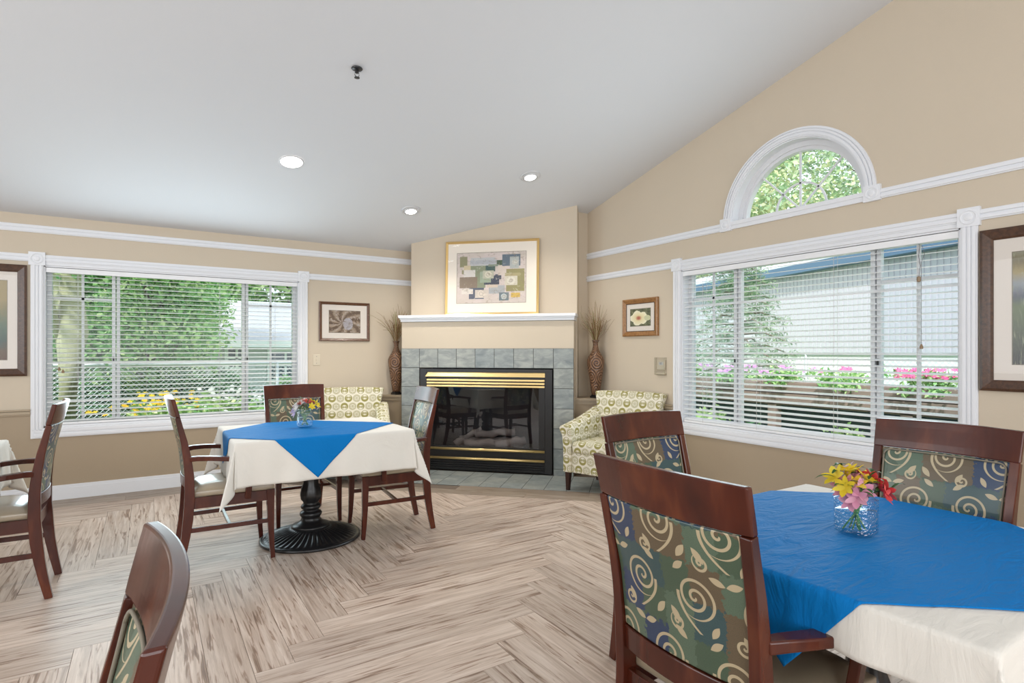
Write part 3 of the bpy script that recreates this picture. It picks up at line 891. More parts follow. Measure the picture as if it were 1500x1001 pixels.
m = MB(); arc_ring(m, AR - .050, AR - .012, .075, .14, AZ); arc_ring(m, AR - .075, AR - .050, .09, .14, AZ); m.box(-AR + .01, AR - .01, .09, .14, AZ + .008, AZ + .035); m.obj('window_frame', M_VINYL, aw)
m = MB()
ri = AR - .07
m.box(-.007, .007, .108, .120, AZ + .02, AZ + ri)
for s_ in (-1, 1):
    d = Vector((s_ * .7071, 0, .7071))
    m.sweep([d * .02 + Vector((0, .114, AZ + .02)), d * (ri - .01) + Vector((0, .114, AZ + .02))], (.006, .006), (0, 1, 0))
arc_ring(m, .188, .202, .108, .120, AZ + .02, 24)
m.obj('muntin', M_VINYL, aw)
m = MB(); prof = [(ri * math.cos(PI * k / 28), ri * math.sin(PI * k / 28)) for k in range(29)]
m.add([(a, .124, AZ + .02 + b) for a, b in prof] + [(a, .127, AZ + .02 + b) for a, b in prof], [tuple(range(29)), tuple(range(29, 58))[::-1]] + [(k, k + 29, k + 30, k + 1) for k in range(28)])
m.obj('pane', M_GLASS, aw)

# ------------------------------------------------------------------ recessed lights, sprinkler
def downlight(x, y, label, flat=False):
    z = zc(x, y)
    t = thing('recessed_light', label, 'ceiling light', (x, y, z), 0, 'recessed ceiling lights')
    t.rotation_euler = (math.atan(-.25), 0, 0)
    m = MB(); m.lathe([(.095, -.001), (.094, -.008), (.078, -.011), (.074, -.004)] if not flat else [(.095, -.001), (.094, -.006), (.084, -.008), (.082, -.004)], 32, caps=False)
    m.obj('trim_ring', M_CAN, t, smooth=True)
    if flat:
        m = MB(); m.lathe([(.083, -.004), (.06, -.0055), (.001, -.006)], 32, caps=False); m.obj('lens', M_LAMP, t, smooth=True)
    else:
        m = MB(); m.lathe([(.074, -.004), (.066, -.010), (.058, -.020), (.052, -.014)], 32, (0, .004, 0), caps=False); m.obj('gimbal_ring', M_CAN, t, smooth=True)
        m = MB(); m.lathe([(.056, -.012), (.04, -.022), (.001, -.024)], 32, (0, .004, 0), caps=False); m.obj('lens', M_LAMP, t, smooth=True)
    l = bpy.data.lights.new('lamp', 'SPOT'); l.energy = 54; l.color = (1.0, .93, .82); l.spot_size = R(125); l.spot_blend = .8; l.shadow_soft_size = .05
    o = bpy.data.objects.new('lamp_light', l); C.objects.link(o); o.location = (x, y, z - .045)
downlight(0.965, 4.776, 'flat bright recessed ceiling light, leftmost of the three', True)
downlight(2.179, 5.265, 'gimbal recessed ceiling light, lowest of the three, left of the mantel picture')
downlight(2.972, 4.35, 'gimbal recessed ceiling light, rightmost, above the fireplace')
t = thing('fire_sprinkler', 'small dark metal fire sprinkler on the sloping ceiling', 'sprinkler', (1.124, 3.60, zc(0, 3.6)))
m = MB(); m.lathe([(.034, 0), (.036, -.004), (.030, -.010), (.016, -.012)], 24, caps=True); m.obj('escutcheon', M_IRON, t, smooth=True)
m = MB(); m.lathe([(.010, -.008), (.011, -.03), (.007, -.034)], 16); m.tube([(-.012, 0, -.028), (-.014, 0, -.045), (-.003, 0, -.058)], .0022, 6); m.tube([(.012, 0, -.028), (.014, 0, -.045), (.003, 0, -.058)], .0022, 6); m.obj('nozzle', M_IRON, t)
m = MB(); m.lathe([(.004, -.056), (.017, -.059), (.017, -.062), (.003, -.063)], 20); m.obj('deflector', M_IRON, t)

# ------------------------------------------------------------------ gas fireplace insert
fp = thing('gas_fireplace', 'black gas fireplace insert with brass bars and glass front in the corner', 'fireplace', (FC.x, FC.y, 0), -PI / 4)
W2 = .715
m = MB()
m.box(-W2, -W2 + .075, -.02, .06, .012, 1.085); m.box(W2 - .075, W2, -.02, .06, .012, 1.085)
m.box(-W2 + .075, W2 - .075, -.02, .06, 1.05, 1.085); m.box(-W2 + .075, W2 - .075, .0, .06, .012, .16)
m.box(-W2 + .075, W2 - .075, .0, .05, .93, 1.05); m.box(-W2 + .075, W2 - .075, .0, .05, .16, .265)
m.obj('frame', M_BLACK, fp, bevel=.003)
# firebox shell
m = MB(); m.box(-.60, .60, .36, .37, .16, .95); m.box(-.63, -.60, .05, .37, .16, .95); m.box(.60, .63, .05, .37, .16, .95); m.box(-.63, .63, .05, .37, .93, .95); m.box(-.63, .63, .05, .37, .15, .19)
m.obj('firebox', M_DARK, fp)
m = MB(); L_ = W2 - .078
m.add([(-L_ - .015, -.035, 1.005), (L_ + .005, -.035, 1.005), (L_ + .005, -.012, 1.052), (-L_ + .01, -.012, 1.052), (-L_ - .015, -.015, 1.0), (L_ + .005, -.015, 1.0), (L_ + .005, .0, 1.048), (-L_ + .01, .0, 1.048)],
      [(0, 1, 2, 3), (4, 7, 6, 5), (0, 4, 5, 1), (3, 2, 6, 7), (0, 3, 7, 4), (1, 5, 6, 2)])
m.obj('brass_hood', M_BRASS, fp, bevel=.002)
for z in (.968, .936, .905):
    MB().box(-L_, L_, -.028, .004, z - .010, z + .010).obj('brass_louver', M_BRASS, fp, bevel=.003)
for z in (.240, .142):
    m = MB(); m.sweep([(-L_, -.022, z), (L_, -.022, z)], (.012, .014), (0, 0, 1), ring=10); m.obj('brass_bar', M_BRASS, fp, smooth=True)
for k in range(4): MB().box(-L_ + .01, L_ - .01, -.022, 0, .035 + k * .024, .043 + k * .024).obj('lower_louver', M_BLACK, fp, bevel=.002)
MB().box(-.60, .60, .008, .012, .262, .93).obj('glass_front', M_FIREGLASS, fp)
MB().box(-L_, -.575, -.006, .014, .262, .93).obj('glass_frame', M_BLACK, fp)
MB().box(.575, L_, -.006, .014, .262, .93).obj('glass_frame', M_BLACK, fp)
m = MB()
m.grid(24, 8, lambda u, v: (-.50 + u, .08 + v * .22, .20 + .03 * mnoise.noise(Vector((u * 9, v * 5, 1)))))
m.obj('ember_bed', M_EMBER, fp, smooth=True)
for (xa, ya, za, xb, yb, zb, r) in ((-.34, .22, .29, .36, .24, .28, .055), (-.26, .13, .27, .12, .16, .29, .045), (.08, .12, .27, .40, .17, .33, .045), (-.15, .15, .37, .28, .21, .41, .038), (-.38, .16, .26, -.10, .24, .42, .036)):
    a = Vector((xa, ya, za)); b = Vector((xb, yb, zb)); m = MB()
    pts = [a.lerp(b, i / 7) + Vector((0, .008 * math.sin(i * 2.1), .010 * math.sin(i * 1.7))) for i in range(8)]
    m.sweep(pts, [(r * (1 + .12 * math.sin(i * 2.7)),) * 2 for i in range(8)], (0, 0, 1), ring=10); m.obj('log', M_LOG, fp, smooth=True)

# ------------------------------------------------------------------ dining chair
def post_y(z):
    P = [(0, -.262), (.12, -.238), (.25, -.216), (.42, -.205), (.55, -.207), (.70, -.222), (.83, -.252), (.92, -.272), (1.0, -.292)]
    for (z0, y0), (z1, y1) in zip(P[:-1], P[1:]):
        if z <= z1: return y0 + (y1 - y0) * (z - z0) / (z1 - z0)
    return P[-1][1]
def post_x(z): return .190 + .012 * min(z, .45) / .45 + .016 * max(0, z - .45) / .55
def bow(x, z): return -.026 * (1 - (x / post_x(z)) ** 2)
def curved_plate(m, z0, z1, thick, xin, nz=3, nx=14, fr=0.0, crown=0.0, y_off=0.0, arch=0.0):
    """plate between the posts that follows their lean and bows backwards"""
    vs = []; fs = []
    for side in (0, 1):
        for j in range(nz + 1):
            for i in range(nx + 1):
                u = i / nx; v = j / nz
                zz = z0 + (z1 - z0) * v
                xx = (2 * u - 1) * (post_x(zz) - xin)
                z = zz + (arch * (1 - (2 * u - 1) ** 2) * v)
                y = post_y(z) + bow(xx, z) + y_off
                if side == 0: y += thick / 2 + crown * (1 - (2 * u - 1) ** 4) * (1 - (2 * v - 1) ** 4)
                else: y -= thick / 2
                vs.append((xx, y, z))
    n1 = (nx + 1) * (nz + 1)
    for j in range(nz):
        for i in range(nx):
            a = j * (nx + 1) + i; q = (a, a + 1, a + nx + 2, a + nx + 1)
            fs.append(q[::-1]); fs.append(tuple(n1 + k for k in q))
    for i in range(nx):
        fs.append((i, i + 1, n1 + i + 1, n1 + i)); a = nz * (nx + 1) + i; fs.append((a + 1, a, n1 + a, n1 + a + 1))
    for j in range(nz):
        a = j * (nx + 1); b = a + nx + 1; fs.append((b, a, n1 + a, n1 + b)); a += nx; b += nx; fs.append((a, b, n1 + b, n1 + a))
    m.add(vs, fs)
def make_chair(label, loc, rz, group):
    t = thing('dining_chair', label, 'chair', loc, rz, group)
    for s in (-1, 1):
        m = MB()
        zs = [0, .06, .12, .2, .3, .42, .55, .65, .75, .83, .893]
        m.sweep([(s * post_x(z), post_y(z), z) for z in zs], [((.0145 if z < .9 else .014), (.017 + .009 * min(1, z / .3) if z < .5 else .026 - .034 * (z - .5))) for z in zs], (0, 1, 0))
        m.obj('leg', M_CHERRY, t, bevel=.003)
        m = MB()
        zs = [0, .08, .2, .32, .425]
        m.sweep([(s * (.213 + .004 * (1 - z / .42)), .228 + .014 * (1 - z / .42) ** 3, z) for z in zs], [(.0125 + .0085 * z / .42, .0125 + .0105 * z / .42) for z in zs], (0, 1, 0))
        m.obj('leg', M_CHERRY, t, bevel=.003)
        m = MB()   # arm with its support
        pts = [(s * .208, -.200, .648), (s * .226, -.165, .652), (s * .248, -.10, .650), (s * .262, -.03, .644), (s * .266, .03, .636), (s * .258, .085, .626), (s * .240, .125, .612)]
        m.sweep(pts, [(.017, .015), (.020, .014), (.023, .013), (.025, .013), (.025, .013), (.023, .013), (.017, .012)], (0, 0, 1))
        m.obj('arm', M_CHERRY, t, bevel=.005, seg=3)
        m = MB(); m.sweep([(s * .250, .085, .615), (s * .249, .10, .55), (s * .232, .105, .46), (s * .219, .10, .385)], [(.013, .017)] * 4, (0, 1, 0)); m.obj('arm_support', M_CHERRY, t, bevel=.004)
    m = MB(); curved_plate(m, .893, .999, .0215, -.0145, nz=4, nx=22, arch=.004); m.obj('crest_rail', M_CHERRY, t, bevel=.0045, smooth=False, seg=3)
    m = MB(); curved_plate(m, .478, .540, .022, .010); m.obj('lower_back_rail', M_CHERRY, t, bevel=.003)
    m = MB(); curved_plate(m, .543, .891, .012, .014, nz=10, nx=16, crown=.013, y_off=-.002); m.obj('back_panel', M_VINE, t, smooth=False, bevel=.004)
    pts = []
    def pp(x, z): return Vector((x, post_y(z) + bow(x, z) + .010, z))
    zb, zt, rr = .550, .885, .022
    for cx_, cz_, a0 in ((1, zt - rr, 0), (-1, zt - rr, 90), (-1, zb + rr, 180), (1, zb + rr, 270)):
        for k in range(5):
            a = R(a0 + 22.5 * k); x = cx_ * (post_x(cz_) - .022 - rr) + rr * math.cos(a); pts.append(pp(x, cz_ + rr * math.sin(a)))
    full = []
    for i in range(len(pts)):
        a, b = pts[i], pts[(i + 1) % len(pts)]
        full.append(a)
        n = int((b - a).length / .03)
        for k in range(1, n): q = a.lerp(b, k / n); full.append(pp(q.x, q.z))
    full.append(pts[0])
    m = MB(); m.tube(full, .0035, 6); m.obj('piping', M_PIPE, t, smooth=True)
    # aprons
    for s in (-1, 1):
        m = MB(); m.sweep([(s * .196, -.20, .388), (s * .208, .215, .388)], (.011, .032), (0, 0, 1)); m.obj('apron', M_CHERRY, t, bevel=.002)
        m = MB(); m.sweep([(s * .197, -.215, .232), (s * .212, .225, .232)], (.009, .013), (0, 0, 1)); m.obj('stretcher', M_CHERRY, t, bevel=.002)
    MB().box(-.195, .195, .218, .238, .357, .42).obj('apron', M_CHERRY, t, bevel=.002)
    MB().box(-.19, .19, -.215, -.195, .357, .42).obj('apron', M_CHERRY, t, bevel=.002)
    MB().box(-.2, .2, -.004, .014, .222, .242).obj('stretcher', M_CHERRY, t, bevel=.002)
    # seat
    m = MB(); N = 12
    def sw(v): return .190 + .030 * v
    vs = []
    def seat(u, v, lev):
        x = (2 * u - 1) * sw(v); y = -.185 + v * .435
        e = min(1.0, (1 - abs(2 * u - 1) ** 5)) * (1 - abs(2 * v - 1) ** 5)
        return (x, y, .452 + .036 * e ** .5 + .006 * (1 - (2 * u - 1) ** 2) * (1 - (2 * v - 1) ** 2))
    m.grid(N, N, lambda u, v: seat(u, v, 0))
    m.grid(N, N, lambda u, v: ((2 * (1 - u) - 1) * sw(v), -.185 + v * .435, .420))
    n1 = (N + 1) ** 2
    def edge(ids):
        for a, b in zip(ids[:-1], ids[1:]):
            ja, ia = divmod(a, N + 1); jb, ib = divmod(b, N + 1)
            a2 = n1 + ja * (N + 1) + (N - ia); b2 = n1 + jb * (N + 1) + (N - ib)
            m.f.append((a, a2, b2, b)); m.mi.append(0)
    edge(list(range(0, N + 1))); edge([j * (N + 1) + N for j in range(N + 1)]); edge([N * (N + 1) + i for i in range(N, -1, -1)]); edge([j * (N + 1) for j in range(N, -1, -1)])
    m.obj('seat_cushion', M_SEAT, t, smooth=True, bevel=.006)
    return t
G1, G2 = 'chairs around the pedestal table by the left window', 'chairs around the front right table'
chairB = make_chair('cherry wood armchair at the left end of the pedestal table, its back to the left', (0.41, 3.985, 0), -PI / 2, G1)
def chair(label, loc, rz, group):
    c = copy_tree(chairB); tag(c, label, group=group); c.location = loc; c.rotation_euler = (0, 0, rz)
    return c
chair('cherry wood armchair at the far left edge, its back in front of the left window', (-.69, 3.955, 0), PI / 2, 'chairs at the tables cut off by the left edge')
chair('cherry wood armchair with teal patterned back in front of the black fireplace', (1.485, 3.985, 0), PI / 2 - R(5), G1)
chair('cherry wood armchair facing the camera beneath the left window, behind the flower jar', (1.0, 4.56, 0), PI, G1)
chair('large foreground cherry wood armchair seen from behind, patterned vine back', (1.30, .94, 0), -PI / 2, G2)
chair('cherry wood armchair between the large foreground chair and the olive patterned armchair', (1.82, 1.51, 0), PI, G2)
chair('cherry wood armchair at the right edge under the right window, facing left', (2.21, .93, 0), PI / 2, G2)
chair('cherry wood chair top seen edge-on at the bottom left corner', (-.283, .845, 0), PI / 2, 'chairs at the tables cut off by the left edge')

# ------------------------------------------------------------------ tables and cloths
def table(label, cx_, cy_, x0, x1, y0, y1, group='pedestal dining tables'):
    t = thing('pedestal_table', label, 'table', (cx_, cy_, 0), 0, group)
    MB().box(x0 - cx_ + .004, x1 - cx_ - .004, y0 - cy_ + .004, y1 - cy_ - .004, .718, .742).obj('table_top', M_CHERRY, t, bevel=.008)
    def ribs(q, a, r, z):
        if .12 < r < .30 and z > .01:
            s = math.sin(a * 44 + (r - .12) * 22)
            return (q[0], q[1], q[2] + .0055 * s * math.sin(PI * (r - .12) / .18))
        return q
    prof = [(.31, .0), (.325, .004), (.325, .016), (.315, .022), (.305, .018), (.295, .020)] + [(.29 - .0085 * k, .024 + .0026 * k) for k in range(20)] + [(.125, .079), (.120, .084), (.10, .086)]
    m = MB(); m.lathe(prof, 264, fn=ribs); m.obj('base_plate', M_IRON, t, smooth=True)
    def flute(q, a, r, z):
        k = 1 + .05 * math.sin(a * 8) * (1 if .25 < z < .66 else 0)
        return (q[0] * k, q[1] * k, q[2])
    prof = [(.125, .080), (.122, .095), (.095, .104), (.072, .118), (.062, .135), (.062, .150), (.070, .156), (.073, .170), (.066, .182), (.052, .188), (.050, .198), (.062, .204), (.066, .216), (.060, .228), (.048, .236), (.052, .250), (.066, .270), (.070, .30), (.062, .34), (.050, .37), (.048, .40), (.052, .45), (.054, .60), (.050, .66), (.07, .69), (.12, .705), (.16, .718)]
    m = MB(); m.lathe(prof, 48, fn=flute); m.obj('column', M_IRON, t, smooth=True)
    return t
ZT = .745
def draper(x0, x1, y0, y1, seed, fold=.19, wav=.06):
    def f(x, y, lift):
        ex, ey = min(max(x, x0), x1), min(max(y, y0), y1)
        dx, dy = x - ex, y - ey
        r = math.hypot(dx, dy)
        wr = .0010 * mnoise.noise(Vector((x * 3 + seed, y * 9, 0))) + .0009 * mnoise.noise(Vector((x * 7, y * 16 + seed, 3)))
        if r < 1e-6:
            return (x, y, ZT + .0022 + lift + max(-.0015, wr * 1.6))
        ux, uy = dx / r, dy / r
        Rr = .016
        if r < Rr * PI / 2: a = r / Rr; off = Rr * math.sin(a) ; drop = Rr * (1 - math.cos(a))
        else: a = PI / 2; off = Rr; drop = Rr + r - Rr * PI / 2
        off -= Rr * .6 * math.sin(a)
        c = abs(2 * ux * uy)
        hang = max(0, drop - .012)
        s = x if abs(uy) > abs(ux) else y
        off += hang * (wav * (.6 + math.sin(s * 17 + seed) * .55 + .35 * math.sin(s * 41 + seed * 2)) * (1 - c) + fold * c ** 1.5)
        if c > .02:   # pleats either side of the corner tip
            th_ = math.atan2(abs(uy), abs(ux))
            off += hang * .16 * c * math.cos((th_ - PI / 4) * 9)
        n = .012 * mnoise.noise(Vector((x * 5 + seed, y * 5, 7))) * min(1, hang * 8)
        z = ZT + .0022 - drop + lift * math.cos(a) 
        return (ex + ux * (off + lift * math.sin(a) + n), ey + uy * (off + lift * math.sin(a) + n), z)
    return f
def cloth_obj(name, f, cx_, cy_, hx, hy, rot, lift, mat, n, label, cat, thick=.0015):
    m = MB(); c_, s_ = math.cos(rot), math.sin(rot)
    def g(u, v):
        a = (2 * u - 1) * hx; b = (2 * v - 1) * hy
        return f(cx_ + a * c_ - b * s_, cy_ + a * s_ + b * c_, lift)
    m.grid(n, n, g)
    o = m.obj(name, mat, smooth=True)
    tag(o, label, cat)
    sm = o.modifiers.new('thick', 'SOLIDIFY'); sm.thickness = thick; sm.offset = 1
    return o
# table by the left window
T1 = (.42, 1.50, 3.58, 4.46)
table('black cast-iron pedestal table by the left window, between the four chairs', .94, 4.03, *T1)
f1 = draper(*T1, 1.3)
cloth_obj('white_tablecloth', f1, .96, 4.02, .54 + .262, .44 + .262, 0, 0, M_CLOTHW, 110, 'cream white tablecloth under the blue square on the pedestal table', 'tablecloth')
cloth_obj('blue_tablecloth', f1, .872, 3.965, .45, .45, PI / 4, .004, M_CLOTHB, 90, 'small blue cloth laid cornerwise on the pedestal table by the left window', 'tablecloth')
# front right table
T2 = (1.245, 2.19, .385, 1.275)
table('pedestal table at the front right, hidden under blue and cream cloths', 1.72, .83, *T2)
f2 = draper(*T2, 4.1, fold=.16, wav=.11)
cloth_obj('white_tablecloth', f2, 1.80, .84, .4725 + .205, .445 + .27, 0, 0, M_CLOTHW, 130, 'cream tablecloth hanging in folds at the bottom right corner', 'tablecloth')
cloth_obj('blue_tablecloth', f2, 1.72, .84, .485, .485, math.atan2(.777, .63), .004, M_CLOTHB, 120, 'large wrinkled blue cloth on the front right table', 'tablecloth')
# left edge table
T3 = (-1.78, -.70, 3.58, 4.46)
table('table at the far left edge, almost wholly outside the frame', -1.24, 4.03, *T3)
f3 = draper(*T3, 2.2)
cloth_obj('white_tablecloth', f3, -1.24, 4.02, .54 + .262, .44 + .262, 0, 0, M_CLOTHW, 90, 'white tablecloth corner at the far left edge of the photo', 'tablecloth')

# ------------------------------------------------------------------ flower jars
def petal(m, base, d, up, L, Wd, curl):
    d = Vector(d).normalized(); up = Vector(up).normalized()
    side = d.cross(up).normalized()
    pts = []
    for i in range(6):
        t = i / 5
        wd = Wd * (math.sin(PI * min(1, t * .93 + .07)) ** .7)
        p = Vector(base) + d * (L * t) + up * (L * (.55 * t - curl * t * t))
        pts.append((p - side * wd / 2 + up * wd * .15, p, p + side * wd / 2 + up * wd * .15))
    vs = [q for r in pts for q in r]; fs = []
    for i in range(5):
        a = 3 * i; fs += [(a, a + 1, a + 4, a + 3), (a + 1, a + 2, a + 5, a + 4)]
    m.add(vs, fs)
def flower(jar, pos, facing, mat, label, group, size=.036):
    t = thing('alstroemeria', label, 'flower', (jar[0], jar[1], jar[2]), 0, group)
    p = Vector(pos); f = Vector(facing).normalized()
    m = MB()
    for k in range(3):           # a cluster of three blooms per stem head
        pass
    a = f.orthogonal().normalized(); b = f.cross(a)
    offs = [Vector((0, 0, 0)), a * size * 1.05 - f * size * .55 + b * size * .3, -a * size * .7 + b * size * .9 - f * size * .6]
    for kk, of in enumerate(offs):
        ff = (f + of * 12).normalized() if kk else f
        aa = ff.orthogonal().normalized(); bb = ff.cross(aa)
        m1 = m
        sz = size * (1, .86, .8)[kk]
        for k in range(6):
            an = 2 * PI * k / 6 + .3 * kk
            dd = aa * math.cos(an) + bb * math.sin(an)
            petal(m1, p + of - ff * sz * .45, dd, ff, sz, sz * (.62 if k % 2 else .48), .10 if k % 2 else -.05)
    m.obj('bloom', mat, t, smooth=True)
    m = MB()
    bot = Vector((pos[0] * -.35 + rnd.uniform(-.01, .01), pos[1] * -.35 + rnd.uniform(-.01, .01), .014))
    mid = Vector((pos[0] * .45, pos[1] * .45, .115))
    pts = [bot, bot.lerp(mid, .5), mid, mid.lerp(p, .6) + Vector((0, 0, .004)), p - f * size * .55]
    m.tube(pts, .0022, 6); m.obj('stem', M_STEM, t, smooth=True)
    m = MB()
    for k in range(6):
        an = rnd.uniform(0, 2 * PI); d = Vector((math.cos(an), math.sin(an), rnd.uniform(-.2, .5)))
        q = mid.lerp(p, .15 + .18 * k)
        petal(m, q, d, (0, 0, 1), rnd.uniform(.035, .055), .012, .6)
    m.obj('leaf', M_BLADE, t, smooth=True)
    return t
def jar(x, y, label, specs, gname):
    z = ZT + .009
    t = thing('glass_jar', label, 'jar', (x, y, z))
    def sq(q, a, r, zz):
        k = 1 / (abs(math.cos(a)) ** 4.5 + abs(math.sin(a)) ** 4.5) ** (1 / 4.5)
        k = 1 + (k - 1) * (.75 if .008 < zz < .104 else .1)
        return (q[0] * k, q[1] * k, q[2])
    def dim(q, a, r, zz):
        q = sq(q, a, r, zz)
        if r > .044 and .012 < zz < .100:
            s = max(0, math.cos(a * 26)) * max(0, math.cos(zz * 620))
            k = 1 + .03 * s
            return (q[0] * k, q[1] * k, q[2])
        return q
    prof = [(.001, .003), (.040, .0), (.046, .004)] + [(.0485, .010 + .0025 * k) for k in range(37)] + [(.044, .106), (.041, .110), (.043, .114), (.044, .120), (.043, .125), (.040, .125), (.039, .118), (.0385, .108)]
    m = MB(); m.lathe(prof, 96, fn=dim, caps=False); m.obj('jar_body', M_JAR, t, smooth=True)
    m = MB(); m.lathe([(.001, .006), (.043, .006), (.046, .010), (.046, .068), (.001, .068)], 48, fn=sq, caps=False); m.obj('water', M_WATER, t, smooth=True)
    for (dx, dy, dz, mat, cn) in specs:
        flower((x, y, z), (dx, dy, dz), (dx * 1.2, dy * 1.2, .055 + (dz - .15) * .6), mat, cn, gname)
# camera-facing axes: right vector and towards-camera vector
rv = Vector((sa, -ca)); tv = Vector((-ca, -sa))
def sp(r, f, z, mat, lab): v = rv * r * 1.18 + tv * f; return (v.x, v.y, z, mat, lab)
jar(1.690, .842, 'dimpled glass jar of water holding pink, yellow and red flowers on the front right table', [
    sp(-.060, .010, .170, M_PETY, 'yellow bloom at the left of the front right jar'),
    sp(-.005, -.015, .185, M_PETY, 'tall yellow blooms at the top of the front right jar'),
    sp(.022, .020, .165, M_PETY, 'bright yellow blooms right of the middle in the front right jar'),
    sp(-.045, .030, .145, M_PETP, 'pink blooms at the left of the front right jar'),
    sp(-.010, .050, .135, M_PETP, 'large pink bloom over the rim of the front right jar'),
    sp(-.022, .005, .165, M_PETP, 'pink bloom behind the large one in the front right jar'),
    sp(-.018, -.030, .182, M_PETL, 'lilac white bloom at the back of the front right jar'),
    sp(.072, .015, .128, M_PETR, 'red blooms hanging to the right of the front right jar'),
    sp(.055, -.015, .152, M_PETR, 'coral red bloom above the red ones in the front right jar')], 'flowers in the jar on the front right table')
jar(.905, 4.05, 'dimpled glass jar holding white, coral and yellow flowers on the table by the left window', [
    sp(-.015, .00, .190, M_PETW, 'white bloom at the top of the jar by the left window'),
    sp(-.048, .020, .165, M_PETW, 'white bloom at the left of the jar by the left window'),
    sp(-.020, .035, .160, M_PETW, 'white bloom in front in the jar by the left window'),
    sp(.022, .015, .178, M_PETC, 'coral bloom in the middle of the jar by the left window'),
    sp(.038, -.010, .182, M_PETC, 'coral bloom right of the middle in the jar by the left window'),
    sp(.075, .010, .160, M_PETY, 'yellow bloom at the right of the jar by the left window'),
    sp(-.068, .02, .120, M_PETL, 'lilac bloom hanging left over the rim of the jar by the left window')], 'flowers in the jar on the table by the left window')

# ------------------------------------------------------------------ tall vases with dried grass
def vase(x, y, label, glabel, seed):
    z = .787
    t = thing('floor_vase', label, 'vase', (x, y, z), .2)
    MB().box(-.042, .042, -.042, .042, 0, .022).box(-.034, .034, -.034, .034, .022, .034).obj('vase_foot', M_BLACK, t, bevel=.003)
    prof = [(.030, .030), (.040, .036), (.047, .06), (.058, .14), (.072, .24), (.084, .32), (.090, .365), (.088, .395), (.075, .430), (.052, .465), (.035, .50), (.026, .535), (.025, .56), (.030, .583), (.041, .600), (.037, .600), (.023, .56), (.022, .50)]
    m = MB(); m.lathe(prof, 40, caps=False); m.obj('vase_body', M_VASE, t, smooth=True)
    rr = random.Random(seed); m = MB()
    for k in range(95):
        an = rr.uniform(0, 2 * PI); l = rr.uniform(.22, .42) * (1 if k < 60 else 1.15); lean = rr.uniform(.02, .19) * (1 if k < 62 else 1.6)
        d = Vector((math.cos(an), math.sin(an), 0)); dr = rr.uniform(.04, .17) if k % 2 == 0 else rr.uniform(-.02, .05)
        pts = []
        for i in range(8):
            s = i / 7
            pts.append(Vector((0, 0, .55)) + d * (.012 + lean * s ** 1.6 + (dr * .5 * s ** 4)) + Vector((0, 0, l * (s - (.0 + dr * 2.2) * s ** 4))))
        # keep clear of the walls
        pts2 = []
        for p in pts:
            wx, wy = x + p.x, y + p.y
            if wy > YL - .03: p = Vector((p.x, YL - .03 - y, p.z))
            if wx > XR - .03: p = Vector((XR - .03 - x, p.y, p.z))
            q = Vector((x + p.x, y + p.y, 0)) - FC
            lx, ly = q.dot(E_), q.dot(N_)
            if abs(lx) < 1.0 and ly > -.08: p = p + E_ * ((1.0 if lx > 0 else -1.0) - lx)
            pts2.append(p)
        wd = rr.uniform(.0012, .0028)
        m.sweep(pts2, [(wd * (1 if i < 5 else 1.3) * (1 - i / 8.5) + .0004, .0006) for i in range(8)], (d.x, d.y, .2))
    for k in range(26):
        an = rr.uniform(0, 2 * PI); zz = rr.uniform(.68, .80); r_ = rr.uniform(.01, .05)
        c_ = Vector((r_ * math.cos(an), r_ * math.sin(an), zz))
        m.lathe([(.0005, -.006), (.004, 0), (.0005, .006)], 6, tuple(c_))
    g = m.obj('dried_grass', M_DRY); g.location = (x, y, z)
    tag(g, glabel, 'dried grass', kind='stuff')
vase(2.352, 6.108, 'tall carved brown vase on the ledge left of the fireplace', 'dried brown and green grass in the vase left of the fireplace', 3)
vase(3.925, 4.545, 'tall carved brown vase on the ledge right of the fireplace', 'spreading dried grass in the vase right of the fireplace', 9)

